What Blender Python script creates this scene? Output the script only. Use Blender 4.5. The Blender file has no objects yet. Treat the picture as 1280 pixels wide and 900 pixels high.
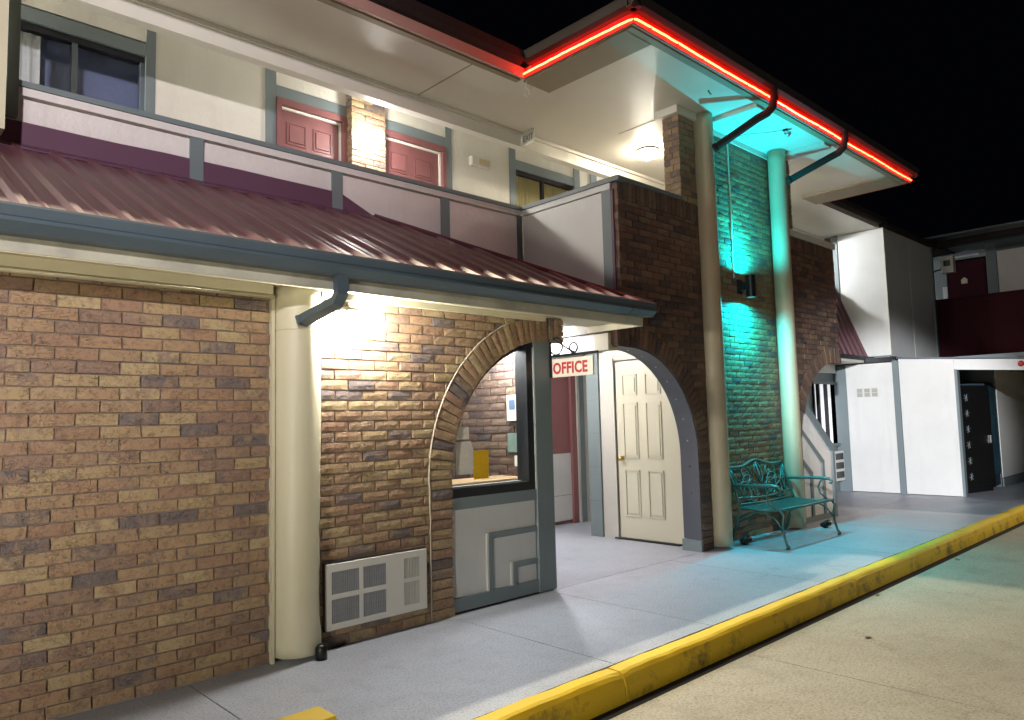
import bpy, bmesh, math, random
from math import sin, cos, pi, sqrt, radians, atan2
from mathutils import Vector, Matrix, Euler
random.seed(7)
S = bpy.context.scene
COL = S.collection

# ---------------------------------------------------------------- camera
cd = bpy.data.cameras.new('camera'); cam = bpy.data.objects.new('camera', cd); COL.objects.link(cam)
cd.sensor_width = 36; cd.lens = 914.147/1280*36; cd.clip_start = .05; cd.clip_end = 500
yw, pt, rl = radians(43.48998), radians(4.73025), radians(-1.4336)
f = Vector((sin(yw)*cos(pt), cos(yw)*cos(pt), sin(pt)))
r0 = Vector((cos(yw), -sin(yw), 0)); u0 = r0.cross(f)
rt = r0*cos(rl) + u0*sin(rl); up = -r0*sin(rl) + u0*cos(rl)
m = Matrix((rt, up, -f)).transposed().to_4x4(); m.translation = (0, 0, 1.4)
cam.matrix_world = m; S.camera = cam
# ---------------------------------------------------------------- night sky
w = bpy.data.worlds.new('World'); S.world = w; w.use_nodes = True
bg = w.node_tree.nodes['Background']; bg.inputs[0].default_value = (.20, .22, .42, 1); bg.inputs[1].default_value = .003
S.view_settings.view_transform = 'Standard'; S.view_settings.look = 'None'; S.view_settings.exposure = .28; S.view_settings.gamma = 1
S.cycles.max_bounces = 8; S.cycles.diffuse_bounces = 4; S.cycles.sample_clamp_indirect = 4

# ---------------------------------------------------------------- materials
def NT(name):
    mt = bpy.data.materials.new(name); mt.use_nodes = True
    nt = mt.node_tree; return mt, nt, nt.nodes['Principled BSDF']
def L(nt, a, b): nt.links.new(a, b)
def noise(nt, scale, detail=4, vec=None, rough=.6):
    n = nt.nodes.new('ShaderNodeTexNoise'); n.inputs['Scale'].default_value = scale
    n.inputs['Detail'].default_value = detail; n.inputs['Roughness'].default_value = rough
    if vec is not None: L(nt, vec, n.inputs['Vector'])
    return n
def geo_pos(nt): return nt.nodes.new('ShaderNodeNewGeometry').outputs['Position']
def stretch(nt, vec, s):
    k = nt.nodes.new('ShaderNodeVectorMath'); k.operation = 'MULTIPLY'; k.inputs[1].default_value = s; L(nt, vec, k.inputs[0]); return k.outputs[0]
def ramp(nt, fac, stops, interp='LINEAR'):
    r = nt.nodes.new('ShaderNodeValToRGB'); r.color_ramp.interpolation = interp
    e = r.color_ramp.elements
    while len(e) < len(stops): e.new(.5)
    for i, (p, c) in enumerate(stops):
        e[i].position = p; e[i].color = (*c, 1) if len(c) == 3 else c
    L(nt, fac, r.inputs[0]); return r.outputs[0]
def mix(nt, fac, a, b, mode='MIX'):
    x = nt.nodes.new('ShaderNodeMix'); x.data_type = 'RGBA'; x.blend_type = mode
    if isinstance(fac, (int, float)): x.inputs[0].default_value = fac
    else: L(nt, fac, x.inputs[0])
    for i, v in ((6, a), (7, b)):
        if isinstance(v, tuple): x.inputs[i].default_value = (*v, 1)
        else: L(nt, v, x.inputs[i])
    return x.outputs[2]
def bump(nt, bs, h, strength, dist=.01):
    b = nt.nodes.new('ShaderNodeBump'); b.inputs['Strength'].default_value = strength; b.inputs['Distance'].default_value = dist
    L(nt, h, b.inputs['Height']); L(nt, b.outputs[0], bs.inputs['Normal'])

def paint(name, col, dirt=.25, rough=.5, bscale=14, bstr=.25, bdist=.004, dirtcol=None, spec=.5, streak=False):
    """painted surface with uneven tone, a few marks and a fine relief"""
    mt, nt, bs = NT(name); p = geo_pos(nt)
    n1 = noise(nt, 1.7, 6, p); n2 = noise(nt, 23, 5, p)
    dc = dirtcol or tuple(c*.62 for c in col)
    f1 = ramp(nt, n1.outputs[0], [(.42, (0, 0, 0)), (.75, (1, 1, 1))])
    x = nt.nodes.new('ShaderNodeMath'); x.operation = 'MULTIPLY'; x.inputs[1].default_value = dirt; L(nt, f1, x.inputs[0])
    c = mix(nt, x.outputs[0], col, dc)
    f2 = ramp(nt, n2.outputs[0], [(.66, (0, 0, 0)), (.8, (1, 1, 1))])
    y = nt.nodes.new('ShaderNodeMath'); y.operation = 'MULTIPLY'; y.inputs[1].default_value = dirt*.7; L(nt, f2, y.inputs[0])
    c = mix(nt, y.outputs[0], c, tuple(q*.5 for q in col))
    if streak:
        ns = noise(nt, 6, 4, stretch(nt, p, (1, 1, .12)))
        fs = ramp(nt, ns.outputs[0], [(.55, (0, 0, 0)), (.8, (1, 1, 1))])
        z = nt.nodes.new('ShaderNodeMath'); z.operation = 'MULTIPLY'; z.inputs[1].default_value = dirt*1.2; L(nt, fs, z.inputs[0])
        c = mix(nt, z.outputs[0], c, dc)
    L(nt, c, bs.inputs['Base Color']); bs.inputs['Roughness'].default_value = rough
    bs.inputs['Specular IOR Level'].default_value = spec
    nb = noise(nt, bscale, 6, p); bump(nt, bs, nb.outputs[0], bstr, bdist)
    return mt
def plain(name, col, rough=.5, metal=0):
    mt, nt, bs = NT(name); p = geo_pos(nt); n = noise(nt, 30, 3, p)
    c = mix(nt, n.outputs[0], tuple(q*.85 for q in col), tuple(min(1, q*1.12) for q in col))
    L(nt, c, bs.inputs['Base Color']); bs.inputs['Roughness'].default_value = rough; bs.inputs['Metallic'].default_value = metal
    return mt
def emit(name, col, s):
    mt, nt, bs = NT(name); bs.inputs['Base Color'].default_value = (.8, .8, .8, 1)
    bs.inputs['Emission Color'].default_value = (*col, 1); bs.inputs['Emission Strength'].default_value = s
    return mt

def brick_mat(name, pal, glaze=.6, white=0.0):
    mt, nt, bs = NT(name)
    oi = nt.nodes.new('ShaderNodeObjectInfo'); g = nt.nodes.new('ShaderNodeNewGeometry')
    a = nt.nodes.new('ShaderNodeMath'); a.operation = 'ADD'; L(nt, oi.outputs['Random'], a.inputs[0]); L(nt, g.outputs['Random Per Island'], a.inputs[1])
    fr = nt.nodes.new('ShaderNodeMath'); fr.operation = 'FRACT'; L(nt, a.outputs[0], fr.inputs[0])
    own = ramp(nt, fr.outputs[0], pal, 'CONSTANT')
    a2 = nt.nodes.new('ShaderNodeMath'); a2.operation = 'MULTIPLY_ADD'; a2.inputs[1].default_value = 7.31; a2.inputs[2].default_value = .37; L(nt, fr.outputs[0], a2.inputs[0])
    fr2 = nt.nodes.new('ShaderNodeMath'); fr2.operation = 'FRACT'; L(nt, a2.outputs[0], fr2.inputs[0])
    oth = ramp(nt, fr2.outputs[0], pal, 'CONSTANT')
    p = g.outputs['Position']
    n1 = noise(nt, 11, 3, p)
    c = mix(nt, ramp(nt, n1.outputs[0], [(.47, (0, 0, 0)), (.62, (.65, .65, .65))]), own, oth)
    n2 = noise(nt, 45, 6, p, .7)
    c = mix(nt, ramp(nt, n2.outputs[0], [(.25, (.45, .45, .45)), (.5, (.95, .95, .95)), (.78, (1.5, 1.5, 1.5))]), (0, 0, 0), c) if False else mix(nt, 1.0, c, ramp(nt, n2.outputs[0], [(.28, (.42, .40, .40)), (.5, (.95, .95, .95)), (.75, (1.0, 1.0, 1.0))]), 'MULTIPLY')
    n3 = noise(nt, 60, 2, p)
    c = mix(nt, ramp(nt, n3.outputs[0], [(.69, (0, 0, 0)), (.74, (.5, .5, .5))]), c, (.34, .32, .28))
    n4 = noise(nt, 21, 4, p)
    c = mix(nt, ramp(nt, n4.outputs[0], [(.66, (0, 0, 0)), (.72, (.75, .75, .75))]), c, (.045, .036, .036))
    L(nt, c, bs.inputs['Base Color']); bs.inputs['Roughness'].default_value = glaze
    nb = noise(nt, 85, 5, p, .62)
    nc = noise(nt, 17, 1, stretch(nt, p, (1, 1, 1.6))); nc.inputs['Distortion'].default_value = 1.5
    def mth(op, a, b):
        k = nt.nodes.new('ShaderNodeMath'); k.operation = op
        for i, v in enumerate((a, b)):
            if isinstance(v, (int, float)): k.inputs[i].default_value = v
            elif v is not None: L(nt, v, k.inputs[i])
        return k.outputs[0]
    ab = mth('ABSOLUTE', mth('SUBTRACT', nc.outputs[0], .5), None)
    crease = ramp(nt, ab, [(.0, (0, 0, 0)), (.022, (1, 1, 1))])
    nm = noise(nt, 9, 2, p); msk = ramp(nt, nm.outputs[0], [(.45, (0, 0, 0)), (.55, (1, 1, 1))])
    cr = mth('MULTIPLY', mth('SUBTRACT', 1.0, crease), msk)
    hh = mth('SUBTRACT', mth('MULTIPLY', nb.outputs[0], .8), mth('MULTIPLY', cr, .55))
    bump(nt, bs, hh, 1.0, .0055)
    return mt
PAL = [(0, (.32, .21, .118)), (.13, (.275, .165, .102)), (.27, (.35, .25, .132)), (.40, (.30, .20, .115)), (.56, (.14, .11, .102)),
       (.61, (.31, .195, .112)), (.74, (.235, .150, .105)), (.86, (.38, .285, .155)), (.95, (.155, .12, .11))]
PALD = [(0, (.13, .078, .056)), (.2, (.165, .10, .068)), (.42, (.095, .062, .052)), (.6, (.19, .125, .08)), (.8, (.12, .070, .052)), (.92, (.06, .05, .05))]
M = {}
M['brick'] = brick_mat('brick_clay', PAL)
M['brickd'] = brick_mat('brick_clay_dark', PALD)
M['mortar'] = paint('mortar', (.215, .162, .128), .4, .9, 60, .8, .004)
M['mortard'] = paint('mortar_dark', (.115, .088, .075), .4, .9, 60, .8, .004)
M['bead'] = paint('pale_mortar', (.42, .36, .27), .4, .9, 60, .8, .004)
M['cream'] = paint('cream_paint', (.58, .54, .38), .18, .45, 9, .15, .004, streak=True)
M['coltan'] = paint('column_tan', (.44, .385, .26), .3, .5, 9, .2, .004, streak=True)
M['soffit'] = paint('soffit_paint', (.64, .61, .54), .22, .33, 55, .35, .004)
M['soffitw'] = paint('soffit_white', (.68, .66, .59), .2, .45, 30, .2, .003)
M['band'] = paint('soffit_band', (.25, .20, .13), .2, .6, 20, .15, .003)  # cream soffit paint darkened to tan: shade on the bands put into the colour
M['weather'] = paint('weathered_board', (.46, .45, .36), .9, .7, 30, .5, .004, dirtcol=(.12, .11, .10))
M['white'] = paint('white_paint', (.62, .62, .60), .22, .5, 7, .3, .006, streak=True)
M['stucco'] = paint('stucco_cream', (.70, .68, .60), .22, .5, 17, .8, .010, streak=True)
M['pinkish'] = paint('stucco_beige', (.68, .635, .61), .35, .5, 17, .8, .010, streak=True)
M['gray'] = paint('gray_trim', (.155, .19, .20), .3, .5, 40, .25, .003)
M['grayd'] = paint('slate_trim', (.10, .12, .14), .3, .5, 40, .3, .003)
M['bluegray'] = paint('slate_gutter', (.068, .098, .120), .35, .42, 12, .2, .003, dirtcol=(.05, .06, .07))
M['maroon'] = paint('maroon_metal', (.125, .045, .056), .3, .42, 9, .12, .003)
M['maroonm'] = paint('maroon_panel', (.115, .05, .085), .2, .5, 9, .1, .003)
M['mdoor'] = paint('maroon_door', (.215, .085, .085), .15, .4, 30, .12, .002)
M['mdark'] = paint('maroon_dark', (.034, .006, .010), .2, .7, 9, .1, .003, spec=.08)
M['black'] = plain('black_frame', (.012, .014, .018), .35)
M['blackiron'] = plain('black_iron', (.015, .015, .015), .4, .5)
M['brownm'] = plain('brown_metal', (.016, .010, .010), .95)
M['darkroof'] = plain('dark_roof', (.022, .010, .012), .8)
M['dooroff'] = paint('ivory_door', (.58, .55, .43), .08, .35, 40, .06, .002)
M['casing'] = paint('casing_paint', (.52, .50, .45), .35, .5, 20, .2, .003)
M['lavender'] = paint('arch_liner', (.068, .074, .092), .25, .5, 12, .15, .003)
M['plastic'] = paint('ac_plastic', (.62, .60, .55), .15, .5, 40, .05, .001)
M['grille'] = plain('grille_gray', (.34, .35, .36), .6)
M['steel'] = plain('steel', (.6, .6, .6), .3, 1)
M['brass'] = plain('brass', (.7, .5, .2), .3, 1)
M['benchm'] = plain('bench_green_paint', (.05, .13, .12), .38, .2)
M['signw'] = paint('sign_cream', (.66, .63, .52), .08, .5, 30, .05, .001)
M['red'] = plain('sign_red', (.45, .02, .025), .5)
M['fasciaglow'] = paint('fascia_red_glow', (.42, .022, .02), .15, .5, 20, .1, .002)  # red glow of the rope light put into the fascia colour
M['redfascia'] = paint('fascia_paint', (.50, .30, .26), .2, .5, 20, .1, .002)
M['paper'] = plain('paper', (.86, .81, .73), .8)
M['yellowp'] = plain('yellow_card_stock', (.88, .52, .012), .8)
M['wood'] = plain('counter_wood', (.40, .26, .13), .5)
M['curtain'] = plain('curtain_cloth', (.50, .46, .34), .9)
M['curtaing'] = plain('curtain_gray', (.55, .53, .46), .9)
M['curtainy'] = plain('curtain_gold', (.50, .42, .20), .9)
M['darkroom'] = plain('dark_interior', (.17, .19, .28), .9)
M['tan'] = plain('tan_badge', (.5, .42, .25), .6)
M['greenp'] = plain('green_plastic', (.16, .24, .20), .6)
M['blue'] = plain('blue_screen', (.10, .16, .26), .4)
M['gap'] = plain('joint_dark', (.012, .012, .013), .95)
M['lobbywall'] = paint('lobby_plaster', (.30, .29, .30), .2, .7, 10, .1, .002)
def paper(name, col):
    mt, nt, bs = NT(name); nt.nodes.remove(bs); d = nt.nodes.new('ShaderNodeBsdfDiffuse'); t = nt.nodes.new('ShaderNodeBsdfTranslucent')
    d.inputs[0].default_value = t.inputs[0].default_value = (*col, 1); mx = nt.nodes.new('ShaderNodeMixShader'); mx.inputs[0].default_value = .85
    L(nt, d.outputs[0], mx.inputs[1]); L(nt, t.outputs[0], mx.inputs[2]); L(nt, mx.outputs[0], nt.nodes['Material Output'].inputs[0]); return mt
M['cardw'] = paper('notice_paper', (.92, .84, .74)); M['cardy'] = paper('card_yellow', (.95, .55, .01))
def glassmat(name, tint, gl=.12):
    mt, nt, bs = NT(name); nt.nodes.remove(bs)
    t = nt.nodes.new('ShaderNodeBsdfTransparent'); t.inputs[0].default_value = (*tint, 1)
    g = nt.nodes.new('ShaderNodeBsdfGlossy'); g.inputs['Roughness'].default_value = .03
    fr = nt.nodes.new('ShaderNodeFresnel'); fr.inputs[0].default_value = 1.45
    ge = nt.nodes.new('ShaderNodeNewGeometry'); k = nt.nodes.new('ShaderNodeMath'); k.operation = 'SUBTRACT'; k.inputs[0].default_value = 1; L(nt, ge.outputs['Backfacing'], k.inputs[1])
    q = nt.nodes.new('ShaderNodeMath'); q.operation = 'MULTIPLY'; L(nt, fr.outputs[0], q.inputs[0]); L(nt, k.outputs[0], q.inputs[1])
    mx = nt.nodes.new('ShaderNodeMixShader'); L(nt, q.outputs[0], mx.inputs[0]); L(nt, t.outputs[0], mx.inputs[1]); L(nt, g.outputs[0], mx.inputs[2])
    L(nt, mx.outputs[0], nt.nodes['Material Output'].inputs[0]); return mt
M['glass'] = glassmat('window_glass', (.93, .95, .95)); M['glassd'] = glassmat('dark_window_glass', (.9, .92, .96))
def concrete(name, c1, c2, spotc, rough, fine=260, brush=False):
    mt, nt, bs = NT(name); p = geo_pos(nt)
    n1 = noise(nt, .9, 7, p, .62); c = mix(nt, ramp(nt, n1.outputs[0], [(.35, (0, 0, 0)), (.68, (1, 1, 1))]), c1, c2)
    n2 = noise(nt, 7, 6, p, .7); c = mix(nt, ramp(nt, n2.outputs[0], [(.5, (0, 0, 0)), (.85, (.55, .55, .55))]), c, spotc)
    n3 = noise(nt, fine, 3, p); c = mix(nt, ramp(nt, n3.outputs[0], [(.35, (.0, .0, .0)), (.62, (.35, .35, .35))]), c, spotc)
    n5 = noise(nt, fine*.8, 2, p, .8); c = mix(nt, 1.0, c, ramp(nt, n5.outputs[0], [(.34, (.62, .61, .60)), (.5, (1, 1, 1)), (.66, (1, 1, 1))]), 'MULTIPLY')
    v = nt.nodes.new('ShaderNodeTexVoronoi'); v.inputs['Scale'].default_value = 5.5; L(nt, p, v.inputs['Vector'])
    c = mix(nt, ramp(nt, v.outputs['Distance'], [(.022, (.9, .9, .9)), (.045, (0, 0, 0))]), c, tuple(q*.3 for q in c1))
    nw = noise(nt, 1.3, 5, p); wv = nt.nodes.new('ShaderNodeVectorMath'); wv.operation = 'MULTIPLY_ADD'; wv.inputs[1].default_value = (.9, .9, .9)
    L(nt, nw.outputs['Color'], wv.inputs[0]); L(nt, p, wv.inputs[2])
    vc = nt.nodes.new('ShaderNodeTexVoronoi'); vc.feature = 'DISTANCE_TO_EDGE'; vc.inputs['Scale'].default_value = .42; L(nt, wv.outputs[0], vc.inputs['Vector'])
    nk = noise(nt, .8, 2, p); ck = nt.nodes.new('ShaderNodeMath'); ck.operation = 'MULTIPLY'
    L(nt, ramp(nt, vc.outputs['Distance'], [(.0008, (.38, .38, .38)), (.003, (0, 0, 0))]), ck.inputs[0]); L(nt, ramp(nt, nk.outputs[0], [(.48, (0, 0, 0)), (.56, (1, 1, 1))]), ck.inputs[1])
    c = mix(nt, ck.outputs[0], c, tuple(q*.25 for q in c1))
    ns = noise(nt, 2.6, 3, p); c = mix(nt, ramp(nt, ns.outputs[0], [(.60, (0, 0, 0)), (.72, (.35, .35, .35))]), c, tuple(q*.55 for q in c1))
    L(nt, c, bs.inputs['Base Color']); bs.inputs['Roughness'].default_value = rough
    nb = noise(nt, fine*.55, 4, p, .7); nb2 = noise(nt, 4, 5, p)
    ad = nt.nodes.new('ShaderNodeMath'); ad.operation = 'ADD'; L(nt, nb.outputs[0], ad.inputs[0]); L(nt, nb2.outputs[0], ad.inputs[1])
    bump(nt, bs, ad.outputs[0], .45, .004)
    return mt
M['walk'] = concrete('walk_painted_concrete', (.37, .395, .455), (.45, .475, .53), (.22, .225, .26), .42, 90)
M['road'] = concrete('road_concrete', (.37, .33, .25), (.46, .415, .32), (.20, .17, .13), .85, 75)
def kerbmat():
    mt, nt, bs = NT('kerb_yellow'); p = geo_pos(nt); g = nt.nodes.new('ShaderNodeNewGeometry')
    n = noise(nt, 4.5, 9, p, .72); n2 = noise(nt, 1.4, 4, p)
    sp = nt.nodes.new('ShaderNodeSeparateXYZ'); L(nt, g.outputs['Normal'], sp.inputs[0])
    # dirt sits on the upright face
    fz = nt.nodes.new('ShaderNodeMath'); fz.operation = 'MULTIPLY_ADD'; fz.inputs[1].default_value = -.20; fz.inputs[2].default_value = .12; L(nt, sp.outputs[2], fz.inputs[0])
    ad = nt.nodes.new('ShaderNodeMath'); ad.operation = 'ADD'; L(nt, n.outputs[0], ad.inputs[0]); L(nt, fz.outputs[0], ad.inputs[1])
    c = mix(nt, ramp(nt, ad.outputs[0], [(.60, (0, 0, 0)), (.76, (1, 1, 1))]), (.72, .47, .012), (.15, .105, .03))
    c = mix(nt, ramp(nt, n2.outputs[0], [(.4, (0, 0, 0)), (.7, (.3, .3, .3))]), c, (.42, .30, .05))
    L(nt, c, bs.inputs['Base Color']); bs.inputs['Roughness'].default_value = .6
    nb = noise(nt, 60, 6, p, .7); bump(nt, bs, nb.outputs[0], .6, .006); return mt
M['kerb'] = kerbmat()

# ---------------------------------------------------------------- object helpers
WL = {}          # world position of each object's origin
def tag(o, label=None, cat=None, group=None, kind=None):
    if label: o['label'] = label
    if cat: o['category'] = cat
    if group: o['group'] = group
    if kind: o['kind'] = kind
    return o
def thing(name, loc, label, cat, group=None):
    o = bpy.data.objects.new(name, None); COL.objects.link(o); o.location = loc; o.empty_display_size = .1
    WL[o.name] = Vector(loc); return tag(o, label, cat, group)
def struct(name, loc=(0, 0, 0)):
    o = bpy.data.objects.new(name, None); COL.objects.link(o); o.location = loc; WL[o.name] = Vector(loc); o['kind'] = 'structure'; return o
def link(name, me, parent, loc, rot=None, scale=None):
    o = bpy.data.objects.new(name, me); COL.objects.link(o)
    loc = Vector(loc); WL[o.name] = loc
    if parent is not None: o.parent = parent; o.location = loc - WL[parent.name]
    else: o.location = loc
    if rot: o.rotation_euler = rot
    if scale: o.scale = scale
    return o
def fin(name, bm, mat, parent=None, smooth=False, bevel=0, label=None, kind=None):
    """bm in world coordinates -> one mesh object with its origin at its middle"""
    if bevel:
        bmesh.ops.bevel(bm, geom=[e for e in bm.edges if e.calc_face_angle(0) > .6], offset=bevel, segments=1, affect='EDGES')
    bmesh.ops.recalc_face_normals(bm, faces=bm.faces)
    vs = [v.co for v in bm.verts]
    c = Vector([(min(v[i] for v in vs) + max(v[i] for v in vs))/2 for i in range(3)])
    for v in bm.verts: v.co -= c
    me = bpy.data.meshes.new(name); bm.to_mesh(me); bm.free()
    mats = mat if isinstance(mat, (list, tuple)) else [mat]
    for q in mats: me.materials.append(M[q] if isinstance(q, str) else q)
    if smooth:
        for p in me.polygons: p.use_smooth = True
    o = link(name, me, parent, c)
    if label: o['label'] = label
    if kind: o['kind'] = kind
    return o
def abox(bm, x0, x1, y0, y1, z0, z1):
    v = [bm.verts.new((x, y, z)) for z in (z0, z1) for y in (y0, y1) for x in (x0, x1)]
    for q in ((0, 1, 3, 2), (4, 6, 7, 5), (0, 4, 5, 1), (2, 3, 7, 6), (0, 2, 6, 4), (1, 5, 7, 3)): bm.faces.new([v[i] for i in q])
    return v
def box(name, mat, parent, x0, x1, y0, y1, z0, z1, bevel=.003, **k):
    bm = bmesh.new(); abox(bm, x0, x1, y0, y1, z0, z1); return fin(name, bm, mat, parent, bevel=bevel, **k)
def aprism(bm, pts, axis, a, b):
    """pts 2D polygon extruded along axis ('x','y','z') from a to b; 2D order: x->(y,z), y->(x,z), z->(x,y)"""
    def P(p, t):
        return (t, p[0], p[1]) if axis == 'x' else ((p[0], t, p[1]) if axis == 'y' else (p[0], p[1], t))
    A = [bm.verts.new(P(p, a)) for p in pts]; B = [bm.verts.new(P(p, b)) for p in pts]
    n = len(pts); bm.faces.new(A); bm.faces.new(B[::-1])
    for i in range(n): bm.faces.new((A[i], B[i], B[(i+1) % n], A[(i+1) % n]))
def prism(name, mat, parent, pts, axis, a, b, bevel=0, **k):
    bm = bmesh.new(); aprism(bm, pts, axis, a, b); return fin(name, bm, mat, parent, bevel=bevel, **k)
def atube(bm, pts, r, n=8, closed=False, sq=None):
    pts = [Vector(p) for p in pts]; N = len(pts); rings = []
    prev = None
    for i, p in enumerate(pts):
        if closed: t = pts[(i+1) % N] - pts[i-1]
        else: t = (pts[min(i+1, N-1)] - pts[max(i-1, 0)])
        t.normalize()
        if prev is None:
            a = Vector((0, 0, 1)) if abs(t.z) < .9 else Vector((0, 1, 0))
            s = t.cross(a).normalized()
        else: s = (prev - t*prev.dot(t)).normalized()
        prev = s; b = t.cross(s)
        rr = r[i] if isinstance(r, (list, tuple)) else r
        if sq: ring = [bm.verts.new(p + s*sx*sq[0] + b*sy*sq[1]) for sx, sy in ((-1, -1), (1, -1), (1, 1), (-1, 1))]
        else: ring = [bm.verts.new(p + (s*cos(2*pi*k/n) + b*sin(2*pi*k/n))*rr) for k in range(n)]
        rings.append(ring)
    n = len(rings[0])
    for i in range(N if closed else N-1):
        A, B = rings[i], rings[(i+1) % N]
        for k in range(n): bm.faces.new((A[k], A[(k+1) % n], B[(k+1) % n], B[k]))
    if not closed: bm.faces.new(rings[0]); bm.faces.new(rings[-1][::-1])
def tube(name, mat, parent, pts, r, n=8, closed=False, sq=None, smooth=True, **k):
    bm = bmesh.new(); atube(bm, pts, r, n, closed, sq); return fin(name, bm, mat, parent, smooth=smooth and not sq, **k)
def lathe(name, mat, parent, c, prof, n=24, axis='z', **k):
    """prof [(r, h)] revolved about an axis through c"""
    bm = bmesh.new(); rings = []
    for r, h in prof:
        ring = []
        for i in range(n):
            a = 2*pi*i/n; x, y = r*cos(a), r*sin(a)
            v = (x, y, h) if axis == 'z' else ((x, -h, y) if axis == 'y' else (-h, x, y))
            ring.append(bm.verts.new(Vector(c) + Vector(v)))
        rings.append(ring)
    for A, B in zip(rings, rings[1:]):
        for i in range(n): bm.faces.new((A[i], A[(i+1) % n], B[(i+1) % n], B[i]))
    bm.faces.new(rings[0]); bm.faces.new(rings[-1][::-1])
    return fin(name, bm, mat, parent, smooth=True, **k)
def text(name, s, mat, parent, loc, size, right, upv, extrude=.002, offset=0, sx=1.0):
    """flat lettering: starts at loc, runs along 'right'"""
    cu = bpy.data.curves.new(name, 'FONT'); cu.body = s; cu.size = size; cu.extrude = extrude; cu.offset = offset; cu.resolution_u = 3; cu.space_character = 1.06
    ob = bpy.data.objects.new('tmp', cu); COL.objects.link(ob)
    dg = bpy.context.evaluated_depsgraph_get(); me = bpy.data.meshes.new_from_object(ob.evaluated_get(dg)); bpy.data.objects.remove(ob); me.name = name
    r, u = Vector(right).normalized(), Vector(upv).normalized(); n = r.cross(u)
    for v in me.vertices:
        c = v.co; v.co = r*c.x*sx + u*c.y + n*c.z
    me.materials.clear(); me.materials.append(M[mat]); return link(name, me, parent, loc)

# ---------------------------------------------------------------- bricks
BH, BL, JT, CR = .0585, .194, .0092, .0678      # brick height, length, joint, course
BM = .2032
def brick_mesh(k, half=1.0):
    rnd = random.Random(100+k); bm = bmesh.new()
    nx, nz = 6, 3; g = []
    for j in range(nz):
        row = []
        for i in range(nx):
            x = -.5 + i/(nx-1); z = -.5 + j/(nz-1); edge = i in (0, nx-1) or j in (0, nz-1)
            y = -.5 + (rnd.uniform(.02, .045) if edge else rnd.uniform(-.022, .015))
            row.append(bm.verts.new((x + (rnd.uniform(-.012, .012)), y, z + (rnd.uniform(-.03, .03)))))
        g.append(row)
    for j in range(nz-1):
        for i in range(nx-1): bm.faces.new((g[j][i], g[j][i+1], g[j+1][i+1], g[j+1][i]))
    ring = g[0] + [g[1][-1]] + g[2][::-1] + [g[1][0]]
    back = [bm.verts.new((v.co.x, .5, v.co.z)) for v in (g[0][0], g[0][-1], g[2][-1], g[2][0])]
    bm.faces.new(g[0][::-1] + [back[0], back[1]]); bm.faces.new([g[0][-1], back[1], back[2], g[2][-1], g[1][-1]][::-1])
    bm.faces.new([g[2][0], back[3], back[2]] + g[2][::-1][:-1]) ; bm.faces.new([g[0][0], g[1][0], g[2][0], back[3], back[0]][::-1])
    bmesh.ops.recalc_face_normals(bm, faces=bm.faces)
    me = bpy.data.meshes.new('brick'); bm.to_mesh(me); bm.free(); return me
BV = {}
def brick_variants(mat):
    if mat not in BV:
        BV[mat] = [brick_mesh(k) for k in range(14)]
        for me in BV[mat]: me.materials.append(M[mat])
    return BV[mat]
CAMP = Vector((0, 0, 1.4))
def lay(parent, mat, specs, limit=300, name='brick'):
    """specs: (centre, length, height, rotation) for each brick; depth .07. Largest `limit` as parts, the rest joined."""
    V = brick_variants(mat); D = .07
    def score(s): return (Vector(s[0])-CAMP).length + (50 if s[4] else 0)
    specs = [s if len(s) == 5 else (*s, False) for s in specs]
    specs.sort(key=score)
    near = [s for s in specs[:limit] if not s[4]]; far = [s for s in specs[:limit] if s[4]] + specs[limit:]
    for s in near:
        c, l, h, rot = s[:4]
        e = Euler(rot); off = e.to_matrix() @ Vector((0, D/2 - .004 + random.uniform(-.0035, .003), 0))
        rot = (rot[0]+random.uniform(-.012, .012), rot[1]+random.uniform(-.006, .006), rot[2]+random.uniform(-.008, .008))
        link(name, random.choice(V), parent, Vector(c)+off, rot, (l, D, h))
    if far:
        bm = bmesh.new(); 
        for s in far:
            c, l, h, rot = s[:4]; R = Euler(rot).to_matrix().to_4x4()
            R = Matrix.Translation(Vector(c)) @ R @ Matrix.Diagonal((l, D, h, 1)) @ Matrix.Translation((0, .5, 0))
            n0 = len(bm.verts); bm.from_mesh(random.choice(V)); bm.verts.ensure_lookup_table()
            for v in bm.verts[n0:]: v.co = R @ v.co
        fin('far_brickwork', bm, mat, parent, kind='stuff')
def rows(u0, u1, z0, z1, cut=None, off=.0, zbase=0.0, hide=None):
    """running bond rectangles (uc, zc, l, h) in a wall; cut(z)->list of (a,b) intervals removed"""
    out = []; k0 = int(math.floor((z0-zbase)/CR + .5)); k1 = int(math.ceil((z1-zbase)/CR - .5))
    for k in range(k0, k1):
        za, zb = zbase + k*CR + JT/2, zbase + (k+1)*CR - JT/2
        zb = min(zb, z1)
        if zb - za < .02: continue
        zm = (za+zb)/2; iv = [(u0, u1)]
        for a, b in (cut(zm) if cut else []):
            nv = []
            for p, q in iv:
                if b <= p or a >= q: nv.append((p, q)); continue
                if a > p: nv.append((p, a - JT))
                if b < q: nv.append((b + JT, q))
            iv = nv
        sh = off + (BM/2 if k % 2 else 0) + random.uniform(-.006, .006)
        for p, q in iv:
            i = math.floor((p - sh)/BM)
            while sh + i*BM < q:
                a, b = max(p, sh + i*BM + JT/2), min(q, sh + (i+1)*BM - JT/2)
                if b - a > .025: out.append(((a+b)/2, zm, b-a, zb-za))
                i += 1
    return out
def face_y(rs, y, hidden=None): return [((u, y, z), l, h, (0, 0, 0), bool(hidden and hidden(u, z))) for u, z, l, h in rs]
def face_x(rs, x, sgn=-1, hidden=None): return [((x, u, z), l, h, (0, 0, -pi/2 if sgn < 0 else pi/2), bool(hidden and hidden(u, z))) for u, z, l, h in rs]

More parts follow.
